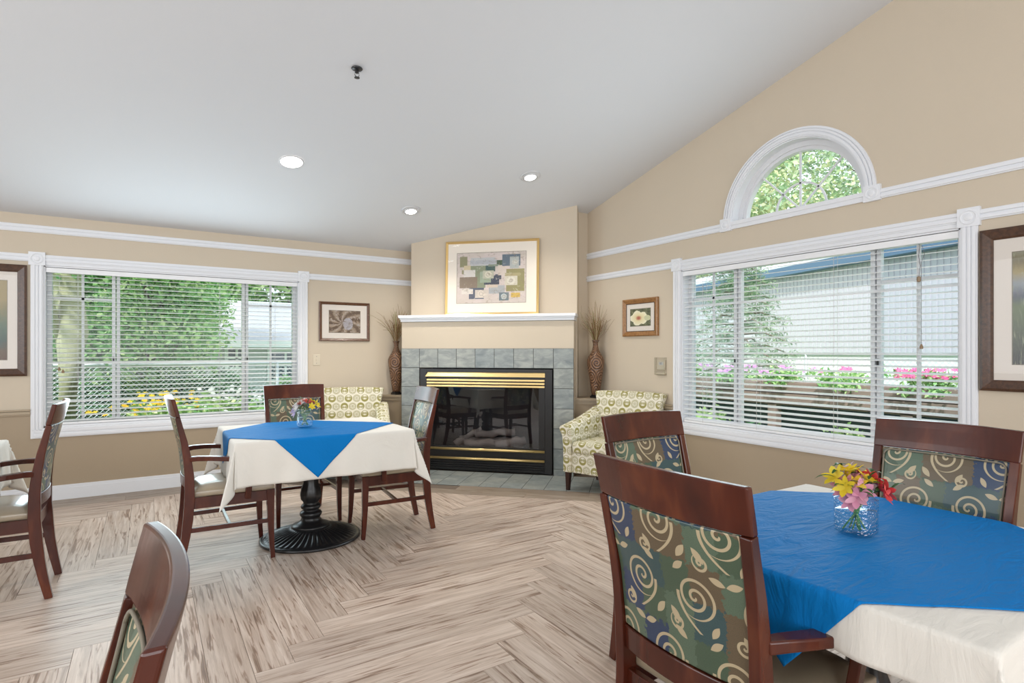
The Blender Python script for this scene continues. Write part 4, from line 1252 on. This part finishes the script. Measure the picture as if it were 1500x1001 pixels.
# ------------------------------------------------------------------ pictures
def pic_mat(kind):
    t = T('print_' + kind, rough=0.6)
    u, v, _ = t.xyz(t.co('UV'))
    co_ = t.co('UV')
    if kind == 'garden':
        f = t.noise(co_, 22, 5, .7); g = t.noise(co_, 70, 3, .7)
        c = t.ramp(v + f * .4 - .2 + g * .15, [(0.0, (.09, .03, .02)), (.18, (.12, .08, .05)), (.30, (.05, .09, .08)), (.50, (.10, .16, .12)), (.66, (.20, .20, .11)), (.85, (.36, .28, .14))])
        sp_ = t.noise(co_, 110, 2, .8)
        c = t.mix(sp_.gt(.62), c, (.45, .35, .25))
    elif kind == 'pond':
        f = t.noise(t.scale(co_, (6, 1, 1)), 12, 4, .7, 1.0); g = t.noise(co_, 50, 3, .7)
        c = t.ramp(v + (g - .5) * .12, [(0.0, (.05, .05, .05)), (.3, (.12, .14, .10)), (.52, (.16, .20, .11)), (.60, (.10, .11, .14)), (.72, (.30, .33, .36)), (.82, (.36, .28, .12)), (.92, (.16, .13, .06)), (1, (.28, .27, .2))])
        c = t.mix(f.gt(.60), c, (.36, .38, .26))
    elif kind == 'shell':
        cx_, cy_ = .42, .45
        an = (v - cy_).at2(u - cx_)
        f = t.noise(co_, 9, 4, .6, 2.2)
        r = ((u - cx_) * (u - cx_) + (v - cy_) * (v - cy_)).sqrt()
        s = ((an * 9.0 + f * 9.0 + r * 8.0).sin() * .5 + .5) * f * 1.6
        c = t.ramp(s, [(0.0, (.16, .10, .075)), (.4, (.40, .28, .19)), (.75, (.58, .47, .37)), (1, (.70, .66, .68))])
        b = ((u - .60) * (u - .60) * 6.0 + (v - .40) * (v - .40) * 2.0)
        c = t.mix(b.lt(.16) * f.gt(.42), c, (.62, .60, .66))
    elif kind == 'hibiscus':
        cx_, cy_ = .42, .46
        an = (v - cy_).at2(u - cx_)
        r = ((u - cx_) * (u - cx_) + (v - cy_) * (v - cy_)).sqrt()
        n = t.noise(co_, 8, 3)
        edge = (an * 2.5).sin().ab() * .10 + n * .14 + .28
        bg = t.ramp(t.noise(co_, 7, 3), [(.3, (.04, .05, .02)), (.6, (.16, .17, .09)), (.8, (.34, .34, .22))])
        pet = t.ramp(r + (an * 24.0).sin() * .012, [(0, (.35, .06, .04)), (.08, (.50, .20, .12)), (.16, (.74, .64, .36)), (.40, (.82, .78, .58))])
        c = t.mix(r.lt(edge), bg, pet)
        e2 = ((u - .85) * (u - .85) + (v - .45) * (v - .45)).sqrt()
        c = t.mix(e2.lt(.16), c, (.60, .60, .38))
    else:   # collage of overlapping paper rectangles
        n = t.noise(co_, 12, 4, .6, 1.5)
        c = t.ramp(t.noise(co_, 5, 3), [(.3, (.56, .49, .42)), (.7, (.66, .56, .54))])
        rects = [(.04, .72, .15, .93, (.26, .25, .14)), (.10, .62, .22, .75, (.60, .50, .32)), (.20, .30, .42, .74, (.25, .28, .18)), (.07, .58, .12, .66, (.30, .28, .16)),
                 (.42, .62, .56, .74, (.06, .11, .10)), (.40, .36, .62, .54, (.05, .06, .09)), (.56, .46, .65, .56, (.06, .07, .10)), (.34, .40, .50, .62, (.32, .38, .28)),
                 (.04, .30, .30, .52, (.24, .18, .13)), (.20, .74, .56, .90, (.50, .50, .50)), (.19, .77, .58, .85, (.42, .43, .46)), (.58, .74, .66, .84, (.06, .10, .06)),
                 (.38, .48, .54, .64, (.48, .47, .36)), (.46, .72, .62, .76, (.22, .26, .20)), (.60, .54, .72, .74, (.64, .55, .48)), (.66, .72, .92, .95, (.12, .16, .20)),
                 (.77, .67, .90, .90, (.42, .44, .42)), (.72, .22, .98, .66, (.30, .27, .12)), (.70, .34, .88, .52, (.62, .57, .46)), (.70, .52, .92, .58, (.40, .34, .18)),
                 (.18, .08, .40, .30, (.10, .11, .15)), (.27, .10, .46, .26, (.60, .53, .46)), (.07, .18, .24, .28, (.68, .62, .56)), (.47, .18, .70, .34, (.40, .41, .42)),
                 (.10, .52, .27, .66, (.66, .62, .58)), (.62, .04, .76, .20, (.16, .20, .22)), (.79, .10, .92, .19, (.62, .42, .10)), (.44, .30, .60, .36, (.60, .50, .40))]
        for (a, b, cc, d, col_) in rects:
            mk = u.gt(a) * u.lt(cc) * v.gt(b) * v.lt(d)
            c = t.mix(mk, c, col_)
        for (a, b, r_, col_) in ((.46, .56, .065, (.66, .62, .50)), (.79, .43, .075, (.68, .64, .54)), (.36, .18, .07, (.68, .60, .52)), (.69, .12, .055, (.50, .54, .54)), (.84, .79, .05, (.56, .56, .50))):
            rr_ = ((u - a) * (u - a) * 1.6 + (v - b) * (v - b)).sqrt()
            c = t.mix((rr_ + n * .03).lt(r_ + .015), c, col_)
            c = t.mix(((rr_ * 120.0 + n * 8.0).sin().gt(.6)) * rr_.lt(r_) * .5, c, (.34, .30, .24))
        c = t.mix(n.gt(.60) * .45, c, (.28, .22, .14))
        c = t.mix(n.lt(.36) * .35, c, (.74, .68, .58))
    t.col(c)
    return t.m
def picture(name, label, loc, rz, Wd, Hh, fw, depth, fm, matm, margins, pm, tilt=0, inner=None):
    """local x right, -y towards the room, origin at bottom centre of the frame back"""
    t = thing(name, label, 'picture', loc, rz)
    t.rotation_euler = (tilt, 0, rz)
    h = Wd / 2
    m = MB()
    # mitred frame with a raised profile
    prof = [(0, 0), (0, depth), (fw * .25, depth * 1.25), (fw * .6, depth * .95), (fw * .8, depth * .8), (fw, depth * .55), (fw, 0)]
    cs = [(-h, 0), (h, 0), (h, Hh), (-h, Hh)]
    sg = [(1, 1), (-1, 1), (-1, -1), (1, -1)]
    vs = []
    for (x, z), (sx, sz) in zip(cs, sg):
        for (a, d) in prof: vs.append((x + sx * a, -d, z + sz * a))
    n = len(prof); fs = []
    for k in range(4):
        k2 = (k + 1) % 4
        for i in range(n - 1): fs.append((k * n + i, k2 * n + i, k2 * n + i + 1, k * n + i + 1))
    m.add(vs, fs); m.obj('picture_frame', fm, t)
    if inner:
        m = MB(); a = fw; b = fw + .006
        for (x0, x1, z0, z1) in ((-h + a, h - a, a, b), (-h + a, h - a, Hh - b, Hh - a), (-h + a, -h + b, b, Hh - b), (h - b, h - a, b, Hh - b)): m.box(x0, x1, -depth * .6, 0, z0, z1)
        m.obj('inner_lip', inner, t)
    MB().box(-h + fw * .9, h - fw * .9, -depth * .40, -.001, fw * .9, Hh - fw * .9).obj('picture_mat', matm, t)
    ml, mr, mb_, mt2 = margins
    x0, x1, z0, z1 = -h + fw + ml, h - fw - mr, fw + mb_, Hh - fw - mt2
    m = MB(); y = -depth * .40 - .0008
    m.add([(x0, y, z0), (x1, y, z0), (x1, y, z1), (x0, y, z1)], [(0, 1, 2, 3)])
    m.obj('print', pm, t, uv=lambda v: ((v[0] - x0) / (x1 - x0), (v[2] - z0) / (z1 - z0)))
    MB().box(x0 - .004, x1 + .004, y + .0002, y + .0005, z0 - .004, z1 + .004).obj('mat_edge', M_PIPE, t)
    MB().box(-h + fw, h - fw, -depth * .5, -depth * .5 + .001, fw, Hh - fw).obj('picture_glass', M_PICGLASS, t)
    return t
picture('framed_picture', 'large dark brown framed garden picture cut off by the left edge', (-.848 - .36, YL, 1.065), 0, .72, .924, .062, .020, M_FRAME1, M_MAT, (.066, .066, .074, .074), pic_mat('garden'))
picture('framed_picture', 'brown framed shell picture between the left window and the fireplace', (1.803, YL, 1.381), 0, .545, .42, .030, .018, M_FRAME2, M_MAT, (.075, .075, .062, .062), pic_mat('shell'))
picture('framed_picture', 'small bronze framed picture of a cream flower right of the fireplace', (XR, 4.012, 1.418), -PI / 2, .468, .365, .045, .022, M_FRAME3, M_MAT, (.055, .055, .055, .055), pic_mat('hibiscus'), inner=M_FRAME1)
picture('framed_picture', 'large dark brown framed pond picture cut off by the right edge', (XR, 1.325 - .38, 1.047), -PI / 2, .76, .912, .062, .022, M_FRAME1, M_MAT, (.084, .084, .09, .08), pic_mat('pond'))
pa = floc(.033, .135)
picture('framed_picture', 'large gold framed collage picture leaning on the mantel shelf', (pa[0], pa[1], 1.660), -PI / 4, 1.035, .808, .026, .016, M_GOLD, M_MATC, (.105, .115, .105, .105), pic_mat('collage'), tilt=-R(3))

# wall plates
t = thing('light_switch', 'ivory light switch plate on the left wall under the brown framed picture', 'switch', (1.506, YL, 1.18))
MB().box(-.036, .036, -.006, 0, -.058, .058).obj('switch_plate', M_PLATE, t, bevel=.002)
MB().box(-.006, .006, -.014, -.006, -.012, .012).obj('toggle', M_PLATE, t, bevel=.001)
m = MB(); m.box(-.003, .003, -.007, -.006, .032, .038); m.box(-.003, .003, -.007, -.006, -.038, -.032); m.obj('screws', M_CORD, t)
t = thing('thermostat', 'thermostat under a clear plastic guard on the right wall by the window', 'thermostat', (XR, 3.745, 1.135), -PI / 2)
MB().box(-.050, .050, -.014, 0, -.035, .055).obj('thermostat_body', M_PLATE, t, bevel=.004)
MB().box(-.020, .028, -.016, -.014, .008, .036).obj('display', M_CAN, t)
m = MB(); m.box(-.006, -.002, -.018, -.014, .012, .034); m.box(.010, .013, -.018, -.014, .014, .034); m.obj('dial_marks', M_CORD, t)
m = MB(); m.box(-.062, .062, -.034, -.031, -.085, .078); m.box(-.062, -.059, -.034, 0, -.085, .078); m.box(.059, .062, -.034, 0, -.085, .078); m.box(-.062, .062, -.034, 0, .075, .078); m.box(-.062, .062, -.034, 0, -.085, -.082)
m.obj('clear_guard', glass('clear_plastic', (.93, .93, .92), 1.5), t)
MB().box(-.055, .055, -.02, 0, -.080, -.068).obj('guard_base', M_PLATE, t, bevel=.002)

# ------------------------------------------------------------------ olive patterned armchairs
def rounded_box(name, x0, x1, y0, y1, z0, z1, parent, r=.025, mat=M_DAMASK):
    o = MB().box(x0, x1, y0, y1, z0, z1).obj(name, mat, parent, bevel=r, seg=4)
    return o
def armchair(label, loc, rz, group='olive and cream patterned armchairs'):
    t = thing('armchair', label, 'armchair', loc, rz, group)   # faces +y
    # back, leaning and slightly flared with rounded ears
    def shell(nm, fn, nx, nz, mat=M_DAMASK):
        m = MB(); vs = []; fs = []
        for side in (0, 1):
            for j in range(nz + 1):
                for i in range(nx + 1): vs.append(fn(i / nx, j / nz, side))
        n1 = (nx + 1) * (nz + 1)
        for j in range(nz):
            for i in range(nx):
                a = j * (nx + 1) + i; q = (a, a + 1, a + nx + 2, a + nx + 1); fs.append(q[::-1]); fs.append(tuple(n1 + k for k in q))
        for i in range(nx):
            fs.append((i, i + 1, n1 + i + 1, n1 + i)); a = nz * (nx + 1) + i; fs.append((a + 1, a, n1 + a, n1 + a + 1))
        for j in range(nz):
            a = j * (nx + 1); b = a + nx + 1; fs.append((b, a, n1 + a, n1 + b)); a += nx; b += nx; fs.append((a, b, n1 + b, n1 + a))
        m.add(vs, fs)
        return m.obj(nm, mat, t, bevel=.018, seg=3, smooth=False)
    def backf(u, v, side):
        z = .28 + .60 * v
        hw = .305 + .060 * max(0, (v - .45) / .55) ** 1.5
        x = (2 * u - 1) * hw
        y = -.235 - .09 * v
        if side == 0: y += .055 + .03 * (1 - abs(2 * u - 1) ** 3) * (1 - abs(2 * v - 1) ** 3)
        else: y -= .045
        y += .02 * abs(2 * u - 1) ** 3
        z += .012 * (1 - (2 * u - 1) ** 2) * v
        return (x, y, z)
    o = shell('backrest', backf, 14, 10)
    for s in (-1, 1):
        # arm: panel with a rolled, sloping top
        m = MB(); n = 12; prof = []
        ys = [(-.29, .73), (-.20, .70), (0, .645), (.20, .605), (.30, .588)]
        sec = [(.0, -1), (.0, -.20), (.012, -.09), (.035, -.045), (.045, -.02), (.030, .0), (-.01, .004), (-.055, .0), (-.085, -.02), (-.090, -.05), (-.085, -.2), (-.085, -1)]
        vs = []; fs = []
        for (y, zt) in ys:
            for (a, b) in sec:
                z = .17 if b == -1 else zt + b
                vs.append((s * (.365 + a), y, z))
        ns = len(sec)
        for i in range(len(ys) - 1):
            for k in range(ns):
                k2 = (k + 1) % ns; fs.append((i * ns + k, i * ns + k2, (i + 1) * ns + k2, (i + 1) * ns + k))
        fs += [tuple(range(ns))[::-1], tuple((len(ys) - 1) * ns + k for k in range(ns))]
        m.add(vs, fs)
        m.obj('armrest', M_DAMASK, t, bevel=.008, seg=3)
    rounded_box('seat_base', -.29, .29, -.27, .285, .17, .36, t, .012)
    rounded_box('seat_cushion', -.277, .277, -.20, .305, .345, .455, t, .035)
    for sx in (-1, 1):
        for y in (.26, -.25):
            m = MB(); m.sweep([(sx * .33, y, .18), (sx * .335, y + (.0 if y > 0 else -.02), 0)], [(.024, .024), (.015, .015)], (0, 1, 0)); m.obj('leg', M_DKWOOD, t, bevel=.003)
    return t
A1 = armchair('olive and cream patterned armchair right of the fireplace, facing left', (3.60, 3.905, 0), PI / 2 + R(18))
c = copy_tree(A1); tag(c, 'olive and cream patterned armchair in the left corner behind the pedestal table')
c.location = (1.70, 5.74, 0); c.rotation_euler = (0, 0, PI - R(18))

# ------------------------------------------------------------------ outside
def gnd(x, y):
    d = max(0, max(y - 8.5, 0) / 7, )
    return -.15 - .75 * min(1, d) * (1 if x < 6 else 0)
m = MB(); m.grid(40, 40, lambda u, v: (-40 + u * 90, YL + WT + v * 50, gnd(-40 + u * 90, YL + WT + v * 50)))
m.cur = 0
tag(m.obj('ground_north', M_GRASS, smooth=True), kind='structure')
tag(MB().box(XR + WT, 50, -30, YL + WT, -.35, -.15).obj('ground_east', M_GRASS), kind='structure')

def leaves(n, fn, size, seed, aspect=.6, droop=0.0):
    """n leaf cards of four corners each, bent along the middle; fn(rng)-> positions (n,3)"""
    g = np.random.default_rng(seed)
    P = fn(g, n)
    d = g.normal(size=(n, 3)); d[:, 2] = d[:, 2] * .6 - droop; d /= np.linalg.norm(d, axis=1)[:, None]
    a = g.normal(size=(n, 3)); s = np.cross(d, a); s /= np.linalg.norm(s, axis=1)[:, None]
    nn = np.cross(d, s)
    L = (size * g.uniform(.6, 1.3, n))[:, None]
    W = L * aspect
    v0 = P; v1 = P + d * L * .45 + s * W * .5 + nn * L * .08; v2 = P + d * L; v3 = P + d * L * .45 - s * W * .5 + nn * L * .08
    V = np.stack([v0, v1, v2, v3], 1).reshape(-1, 3)
    return V
def leaf_obj(name, V, mat, parent=None, kind='stuff'):
    n = len(V) // 4
    me = bpy.data.meshes.new(name)
    me.vertices.add(len(V)); me.vertices.foreach_set('co', V.astype(np.float32).ravel())
    me.loops.add(n * 4); me.loops.foreach_set('vertex_index', np.arange(n * 4, dtype=np.int32))
    me.polygons.add(n); me.polygons.foreach_set('loop_start', np.arange(0, n * 4, 4, dtype=np.int32)); me.polygons.foreach_set('loop_total', np.full(n, 4, dtype=np.int32))
    me.materials.append(mat); me.update(calc_edges=True); me.validate()
    o = bpy.data.objects.new(name, me); C.objects.link(o)
    if parent: o.parent = parent
    if kind: o['kind'] = kind
    return o
def blob(cs):
    """clusters: list of (x,y,z,rx,ry,rz)"""
    def f(g, n):
        k = g.integers(0, len(cs), n); c_ = np.array(cs)[k]
        d = g.normal(size=(n, 3)); d /= np.linalg.norm(d, axis=1)[:, None]
        r = g.uniform(0, 1, n) ** .45
        return c_[:, :3] + d * r[:, None] * c_[:, 3:]
    return f
def tree(name, label, x, y, h, rad, mat, seed, n, size, bark=M_BARKD, tr=.15, z0=None, group=None, low=.25, clusters=26, cat='tree'):
    zb = gnd(x, y) if z0 is None else z0
    t = thing(name, label, cat, (x, y, zb), 0, group)
    g = random.Random(seed)
    cs = []
    for k in range(clusters):
        f = g.uniform(low, 1.0); rr = rad * math.sin(PI * (.12 + .80 * (f - low) / (1 - low))) ** .7
        an = g.uniform(0, 2 * PI); q = g.uniform(.2, 1) * rr
        s = rad * g.uniform(.28, .5)
        cs.append((q * math.cos(an), q * math.sin(an), h * f, s, s, s * .75))
    m = MB()
    m.tube([(0, 0, -.1), (.04 * rad, 0, h * .25), (-.03 * rad, .05 * rad, h * .55), (0, 0, h * .92)], [tr * 1.15, tr, tr * .7, tr * .15], 12)
    for k in range(0, len(cs), 2):
        c_ = cs[k]; zb2 = max(h * .15, c_[2] - rad * .6)
        m.tube([(0, 0, zb2), (c_[0] * .5, c_[1] * .5, (zb2 + c_[2]) / 2 + .1), (c_[0], c_[1], c_[2])], [tr * .3, tr * .2, tr * .06], 6)
    m.obj('trunk', bark, t, smooth=True)
    leaf_obj('foliage', leaves(n, blob(cs), size, seed), mat, t)
    return t
# by the left window
tree('tree', 'pale barked tree trunk standing close to the left window', -.83, 8.35, 6.5, 2.2, M_LEAF1, 5, 14000, .10, M_BARK, .16, low=.42)
tree('maple_tree', 'leafy light green tree filling the middle of the left window', .10, 10.6, 3.9, 1.45, M_LEAF1, 11, 40000, .085, low=.10, clusters=50)
tree('tree', 'tall light green tree behind the leafy one in the left window', -.9, 14.0, 6.5, 2.3, M_LEAF3, 17, 26000, .11, low=.15, clusters=36)
tree('tree', 'dark green tree seen at the left of the left window', -2.3, 12.0, 5.0, 2.4, M_LEAF2, 21, 20000, .13, low=.08, clusters=36)
tree('tree', 'green tree beyond the fence left of the maple', -2.2, 17.5, 6.5, 2.6, M_LEAF2, 23, 12000, .22, low=.08, clusters=36)
tree('tree', 'green tree far behind the trunk in the left window', -4.2, 17.5, 7.0, 3.4, M_LEAF1, 25, 12000, .26, low=.05, clusters=36)
tree('tree', 'tall green tree above the roof of the grey house', 5.5, 27, 9, 4.2, M_LEAF3, 29, 12000, .34, low=.2, clusters=36)
tree('tree', 'tall green tree left of the grey house', 1.5, 26, 9, 4.2, M_LEAF1, 31, 12000, .34, low=.1, clusters=36)
def shrub(name, label, x, y, h, r, mat, seed, n, size, z0=None, flowers=None, group=None, ft=.6, cat='plant'):
    zb = gnd(x, y) if z0 is None else z0
    t = thing(name, label, cat, (x, y, zb), 0, group)
    g = random.Random(seed)
    cs = [(g.uniform(-r, r), g.uniform(-r * .6, r * .6), h * g.uniform(.15, .85), r * .4, r * .35, h * .22) for k in range(14)]
    m = MB()
    for c_ in cs[:8]: m.tube([(c_[0] * .3, c_[1] * .3, -.02), (c_[0], c_[1], c_[2])], [.008, .004], 5)
    m.obj('stems', M_STEM, t)
    leaf_obj('foliage', leaves(n, blob(cs), size, seed, .45), mat, t)
    if flowers:
        fm, fs_, nf = flowers; m = MB()
        for k in range(nf):
            c_ = g.choice(cs); p = Vector((c_[0] + g.uniform(-r * .4, r * .4), c_[1] + g.uniform(-r * .3, r * .3), h * g.uniform(ft, 1.08)))
            f = Vector((g.uniform(-.5, .5), g.uniform(-.5, .5), 1)) + Vector((-x, -y, 0)).normalized() * .8
            f.normalize(); a = f.orthogonal().normalized(); b = f.cross(a)
            for q in range(7):
                an = 2 * PI * q / 7; an2 = an + .40; an1 = an - .40
                pa_ = p + (a * math.cos(an) + b * math.sin(an)) * fs_
                m.add([p, p + (a * math.cos(an1) + b * math.sin(an1)) * fs_ * .6, pa_, p + (a * math.cos(an2) + b * math.sin(an2)) * fs_ * .6], [(0, 1, 2, 3)])
        o = m.obj('blossoms', fm, t); o['kind'] = 'stuff'
    return t
GL = 'flowering plants under the left window'
shrub('black_eyed_susan', 'clump of yellow daisies left of the middle of the left window', -.18, 7.75, .80, .34, M_LEAF3, 41, 1800, .09, flowers=(M_YFLOWER, .040, 60), group=GL)
shrub('black_eyed_susan', 'clump of yellow daisies at the middle of the left window', .30, 7.95, .86, .34, M_LEAF1, 43, 1800, .09, flowers=(M_YFLOWER, .040, 62), group=GL)
shrub('white_flowering_bush', 'green bush with white flowers right of the yellow daisies', 1.05, 8.15, .92, .42, M_LEAF3, 45, 2400, .09, flowers=(M_WFLOWER, .035, 46), group=GL)
shrub('leafy_bush', 'pale leafy bush below the yellow daisies at the left', -.75, 7.2, .52, .40, M_LEAF3, 47, 1800, .10, group=GL)
shrub('leafy_bush', 'pale leafy bush at the bottom middle of the left window', .15, 7.15, .55, .45, M_LEAF3, 49, 2200, .10, group=GL)
shrub('leafy_bush', 'pale leafy bush at the bottom right of the left window', .95, 7.25, .62, .45, M_LEAF3, 51, 2200, .10, group=GL)
shrub('hedge_plant', 'green hedge plant behind the chain link fence, left', -.9, 9.7, 1.25, .75, M_LEAF2, 53, 3500, .13)
shrub('hedge_plant', 'green hedge plant behind the chain link fence, middle', .6, 9.6, 1.3, .8, M_LEAF2, 55, 4000, .13)
shrub('hedge_plant', 'green hedge plant behind the chain link fence, right', 1.9, 9.8, 1.1, .7, M_LEAF1, 57, 3500, .13)

def chain_fence(name, label, a, b, z0, z1, sp_=.06, cat='fence'):
    a = Vector(a); b = Vector(b); L = (b - a).length; d = (b - a).normalized()
    t = thing(name, label, cat, (a.x, a.y, z0), math.atan2(d.y, d.x))
    hh = z1 - z0
    m = MB(); m.tube([(0, 0, hh), (L, 0, hh)], .022, 8); m.obj('top_rail', M_WIRE, t, smooth=True)
    k = 0
    while k * 2.4 <= L: 
        m = MB(); m.tube([(k * 2.4, .0, -.05), (k * 2.4, 0, hh + .02)], .024, 8); m.obj('post', M_WIRE, t, smooth=True); k += 1
    m = MB(); x = -hh
    while x < L:
        for s in (0, 1):
            xa, za, xb, zb = x, 0, x + hh, hh
            if xa < 0: za = -xa; xa = 0
            if xb > L: zb = hh - (xb - L); xb = L
            if xb - xa > .02:
                if s: p, q = Vector((xa, .003, hh - za)), Vector((xb, .003, hh - zb))
                else: p, q = Vector((xa, -.003, za)), Vector((xb, -.003, zb))
                m.sweep([p, q], (.0028, .0028), (0, 1, 0), ring=3)
        x += sp_
    o = m.obj('wire_mesh', M_WIRE, t); o['kind'] = 'stuff'
    return t
chain_fence('chain_link_fence', 'chain link fence crossing behind the yellow daisies', (-3.2, 8.9, 0), (3.6, 8.9, 0), -.12, 1.10)

# grey house beyond the left window
hs = thing('house', 'grey house with shingled roof at the right of the left window', 'house', (4.6, 17, -.9))
m = MB(); m.box(-3.4, 5, 0, 6, 0, 2.42)
m.obj('wall', M_SIDING, hs)
m = MB()
for k in range(12): m.box(-3.42, 5.02, -.012, 0, .08 + k * .19, .245 + k * .19)
o = m.obj('clapboard', M_SIDING, hs); o['kind'] = 'stuff'
m = MB(); m.add([(-3.8, -.5, 2.35), (5.4, -.5, 2.35), (5.4, 3.2, 3.7), (-3.8, 3.2, 3.7), (-3.8, -.5, 2.45), (5.4, -.5, 2.45), (5.4, 3.2, 3.8), (-3.8, 3.2, 3.8)], [(0, 3, 2, 1), (4, 5, 6, 7), (0, 1, 5, 4), (1, 2, 6, 5), (2, 3, 7, 6), (3, 0, 4, 7)]); m.obj('roof', M_ROOF, hs)
MB().box(-3.8, 5.4, -.54, -.48, 2.28, 2.46).obj('eave_board', M_TRIM, hs)
for (xa, xb, za, zb) in ((-2.78, -2.38, 1.75, 2.22), (-1.72, -.95, 1.40, 2.15)):
    f_ = MB().box(xa - .09, xb + .09, -.05, -.01, za - .09, zb + .09).obj('window', M_TRIM, hs)
    MB().box(xa, xb, -.06, -.045, za, zb).obj('pane', M_DKGLASS, f_)
    m = MB(); m.box((xa + xb) / 2 - .03, (xa + xb) / 2 + .03, -.07, -.05, za, zb); m.box(xa, xb, -.07, -.05, (za + zb) / 2 - .02, (za + zb) / 2 + .02); m.obj('window_bar', M_TRIM, f_)

# metal building beyond the right window
bd = thing('building', 'grey metal sided building with blue roof edge beyond the right window', 'building', (11.9, 4.25, -.15), math.atan2(.974, .33) )
L0, L1 = -9, 24
m = MB(); m.box(L0, L1, -6, -.03, 0, 3.30); m.obj('wall', M_METSIDE, bd)
m = MB(); x = L0
while x < L1:
    m.box(x, x + .085, -.03, -.018, 0, 3.28); x += .125
o = m.obj('siding_ribs', M_METSIDE, bd); o['kind'] = 'stuff'
MB().box(L0 - .2, L1 + .2, -.02, .22, 3.26, 3.46).obj('fascia', M_BLUE, bd)
m = MB(); m.add([(L0 - .2, .22, 3.46), (L1, .22, 3.46), (L1, -6, 5.0), (L0 - .2, -6, 5.0), (L0 - .2, .22, 3.50), (L1, .22, 3.50), (L1, -6, 5.04), (L0 - .2, -6, 5.04)], [(0, 3, 2, 1), (4, 5, 6, 7), (0, 1, 5, 4), (1, 2, 6, 5), (2, 3, 7, 6), (3, 0, 4, 7)]); m.obj('roof', M_METROOF, bd)
m = MB(); x = L0
while x < L1:
    m.add([(x, .22, 3.50), (x + .06, .22, 3.50), (x + .06, -6, 5.04), (x, -6, 5.04), (x, .22, 3.54), (x + .06, .22, 3.54), (x + .06, -6, 5.08), (x, -6, 5.08)], [(0, 3, 2, 1), (4, 5, 6, 7), (0, 1, 5, 4), (1, 2, 6, 5), (2, 3, 7, 6), (3, 0, 4, 7)]); x += .4
o = m.obj('roof_ribs', M_METROOF, bd); o['kind'] = 'stuff'
# low white wall and fence in front of it
lw_ = thing('low_wall', 'low white wall in front of the grey metal building', 'wall', (10.2, 4.0, -.15), PI / 2)
MB().box(-8, 16, -.1, .1, 0, 1.36).obj('wall_panel', M_WHITE, lw_)
MB().box(-8, 16, -.13, .13, 1.36, 1.40).obj('coping', M_TIMBER, lw_)
chain_fence('chain_link_fence', 'chain link fence before the white wall outside the right window', (8.9, -2.0, 0), (8.9, 9.0, 0), -.15, 1.22, .075)
# planter rail with flowers
pr = thing('planter_rail', 'brown timber planter rail with pink flowers outside the right window', 'planter', (7.0, -1.0, -.15), PI / 2)
for k in range(2): MB().box(-1, 9, -.02 - .0, .02, .74 + k * .15, .87 + k * .15).obj('board', M_TIMBER, pr, bevel=.004)
MB().box(-1, 9, -.26, -.22, .74, 1.02).obj('board', M_TIMBER, pr)
MB().box(-1, 9, -.24, 0, .72, .74).obj('board', M_TIMBER, pr)
MB().box(-1, 9, -.23, -.02, .74, .97).obj('soil', M_BARKD, pr)
MB().box(-1, 9, -.30, -.27, 0, .72).obj('dark_backing', plain('lattice_shade_dark', (.08, .12, .16), .8), pr)  # dark sheet standing in for lattice and shadow under the rail
for k in range(7): MB().box(-.9 + k * 1.6, -.78 + k * 1.6, -.12, .0, 0, .74).obj('post', M_TIMBER, pr)
GP = 'flowering plants in the planter rail outside the right window'
specs = [(.6, M_PKFLOWER, 16), (1.35, M_PKFLOWER, 26), (2.1, M_PKFLOWER, 18), (2.75, M_PKFLOWER, 34), (3.6, M_PKFLOWER, 6), (4.4, M_PUFLOWER, 16), (5.2, M_PUFLOWER, 26), (6.0, M_PUFLOWER, 30)]
names = ['fourth from the far end at the right', 'under the right sash', 'beside the right mullion', 'brightest pink, left of the right mullion', 'mostly green, in the middle', 'purple, right of the left mullion', 'purple, behind the left mullion', 'purple, in the left sash']
for k, (yy, fm, nf) in enumerate(specs):
    shrub('geranium', 'potted flowering plant in the planter rail, ' + names[k], 7.1, yy, .26, .36, M_LEAF1, 60 + k, 700, .06, z0=.80, flowers=(fm, .045, nf), group=GP, ft=.7)
for k in range(6):
    yy = .6 + k * .95
    shrub('leafy_bush', 'green bush under the planter rail, %s' % ['nearest the right edge', 'second from the right', 'third from the right', 'left of the middle', 'second from the left', 'nearest the left edge'][k], 6.3 + .25 * (k % 2), yy, .62, .42, (M_LEAF2, M_LEAF3)[k % 2], 80 + k, 1100, .09, z0=-.15, group='bushes under the planter rail')

# evergreen
ev = thing('evergreen_tree', 'drooping evergreen tree in front of the metal building', 'tree', (7.7, 5.55, -.15))
g = np.random.default_rng(5)
m = MB(); m.tube([(0, 0, 0), (.02, .02, 1.5), (0, 0, 3.0)], [.09, .06, .015], 8)
cs = []
for k in range(60):
    z = .8 + 2.3 * (k / 60); rr = .95 * (1 - (z - .8) / 2.7) + .08; an = k * 2.4
    p = Vector((rr * math.cos(an), rr * math.sin(an), z - .18 * rr))
    m.tube([(0, 0, z), (p.x * .5, p.y * .5, z + .02), tuple(p)], [.018, .012, .004], 5)
    for s in (.45, .7, .95): cs.append((p.x * s, p.y * s, z - .16 * rr * s, .16, .16, .09))
m.obj('trunk', M_BARKD, ev)
leaf_obj('foliage', leaves(15000, blob(cs), .085, 5, .12, .5), M_NEEDLE, ev)
# trees behind, seen through the arch
tree('tree', 'yellow-green weeping tree seen through the arched window, left', 24.5, 18.2, 17.5, 5.6, M_AUTUMN, 91, 42000, .24, low=.2, clusters=50, z0=-.15)
tree('tree', 'grey-green tree seen through the middle of the arched window', 27.5, 12.4, 17.5, 5.0, M_AUTUMN2, 93, 24000, .21, low=.25, clusters=44, z0=-.15)
tree('tree', 'sparse pale tree seen through the right of the arched window', 28.0, 7.4, 16.0, 4.8, M_AUTUMN2, 95, 9000, .22, low=.35, clusters=40, z0=-.15)
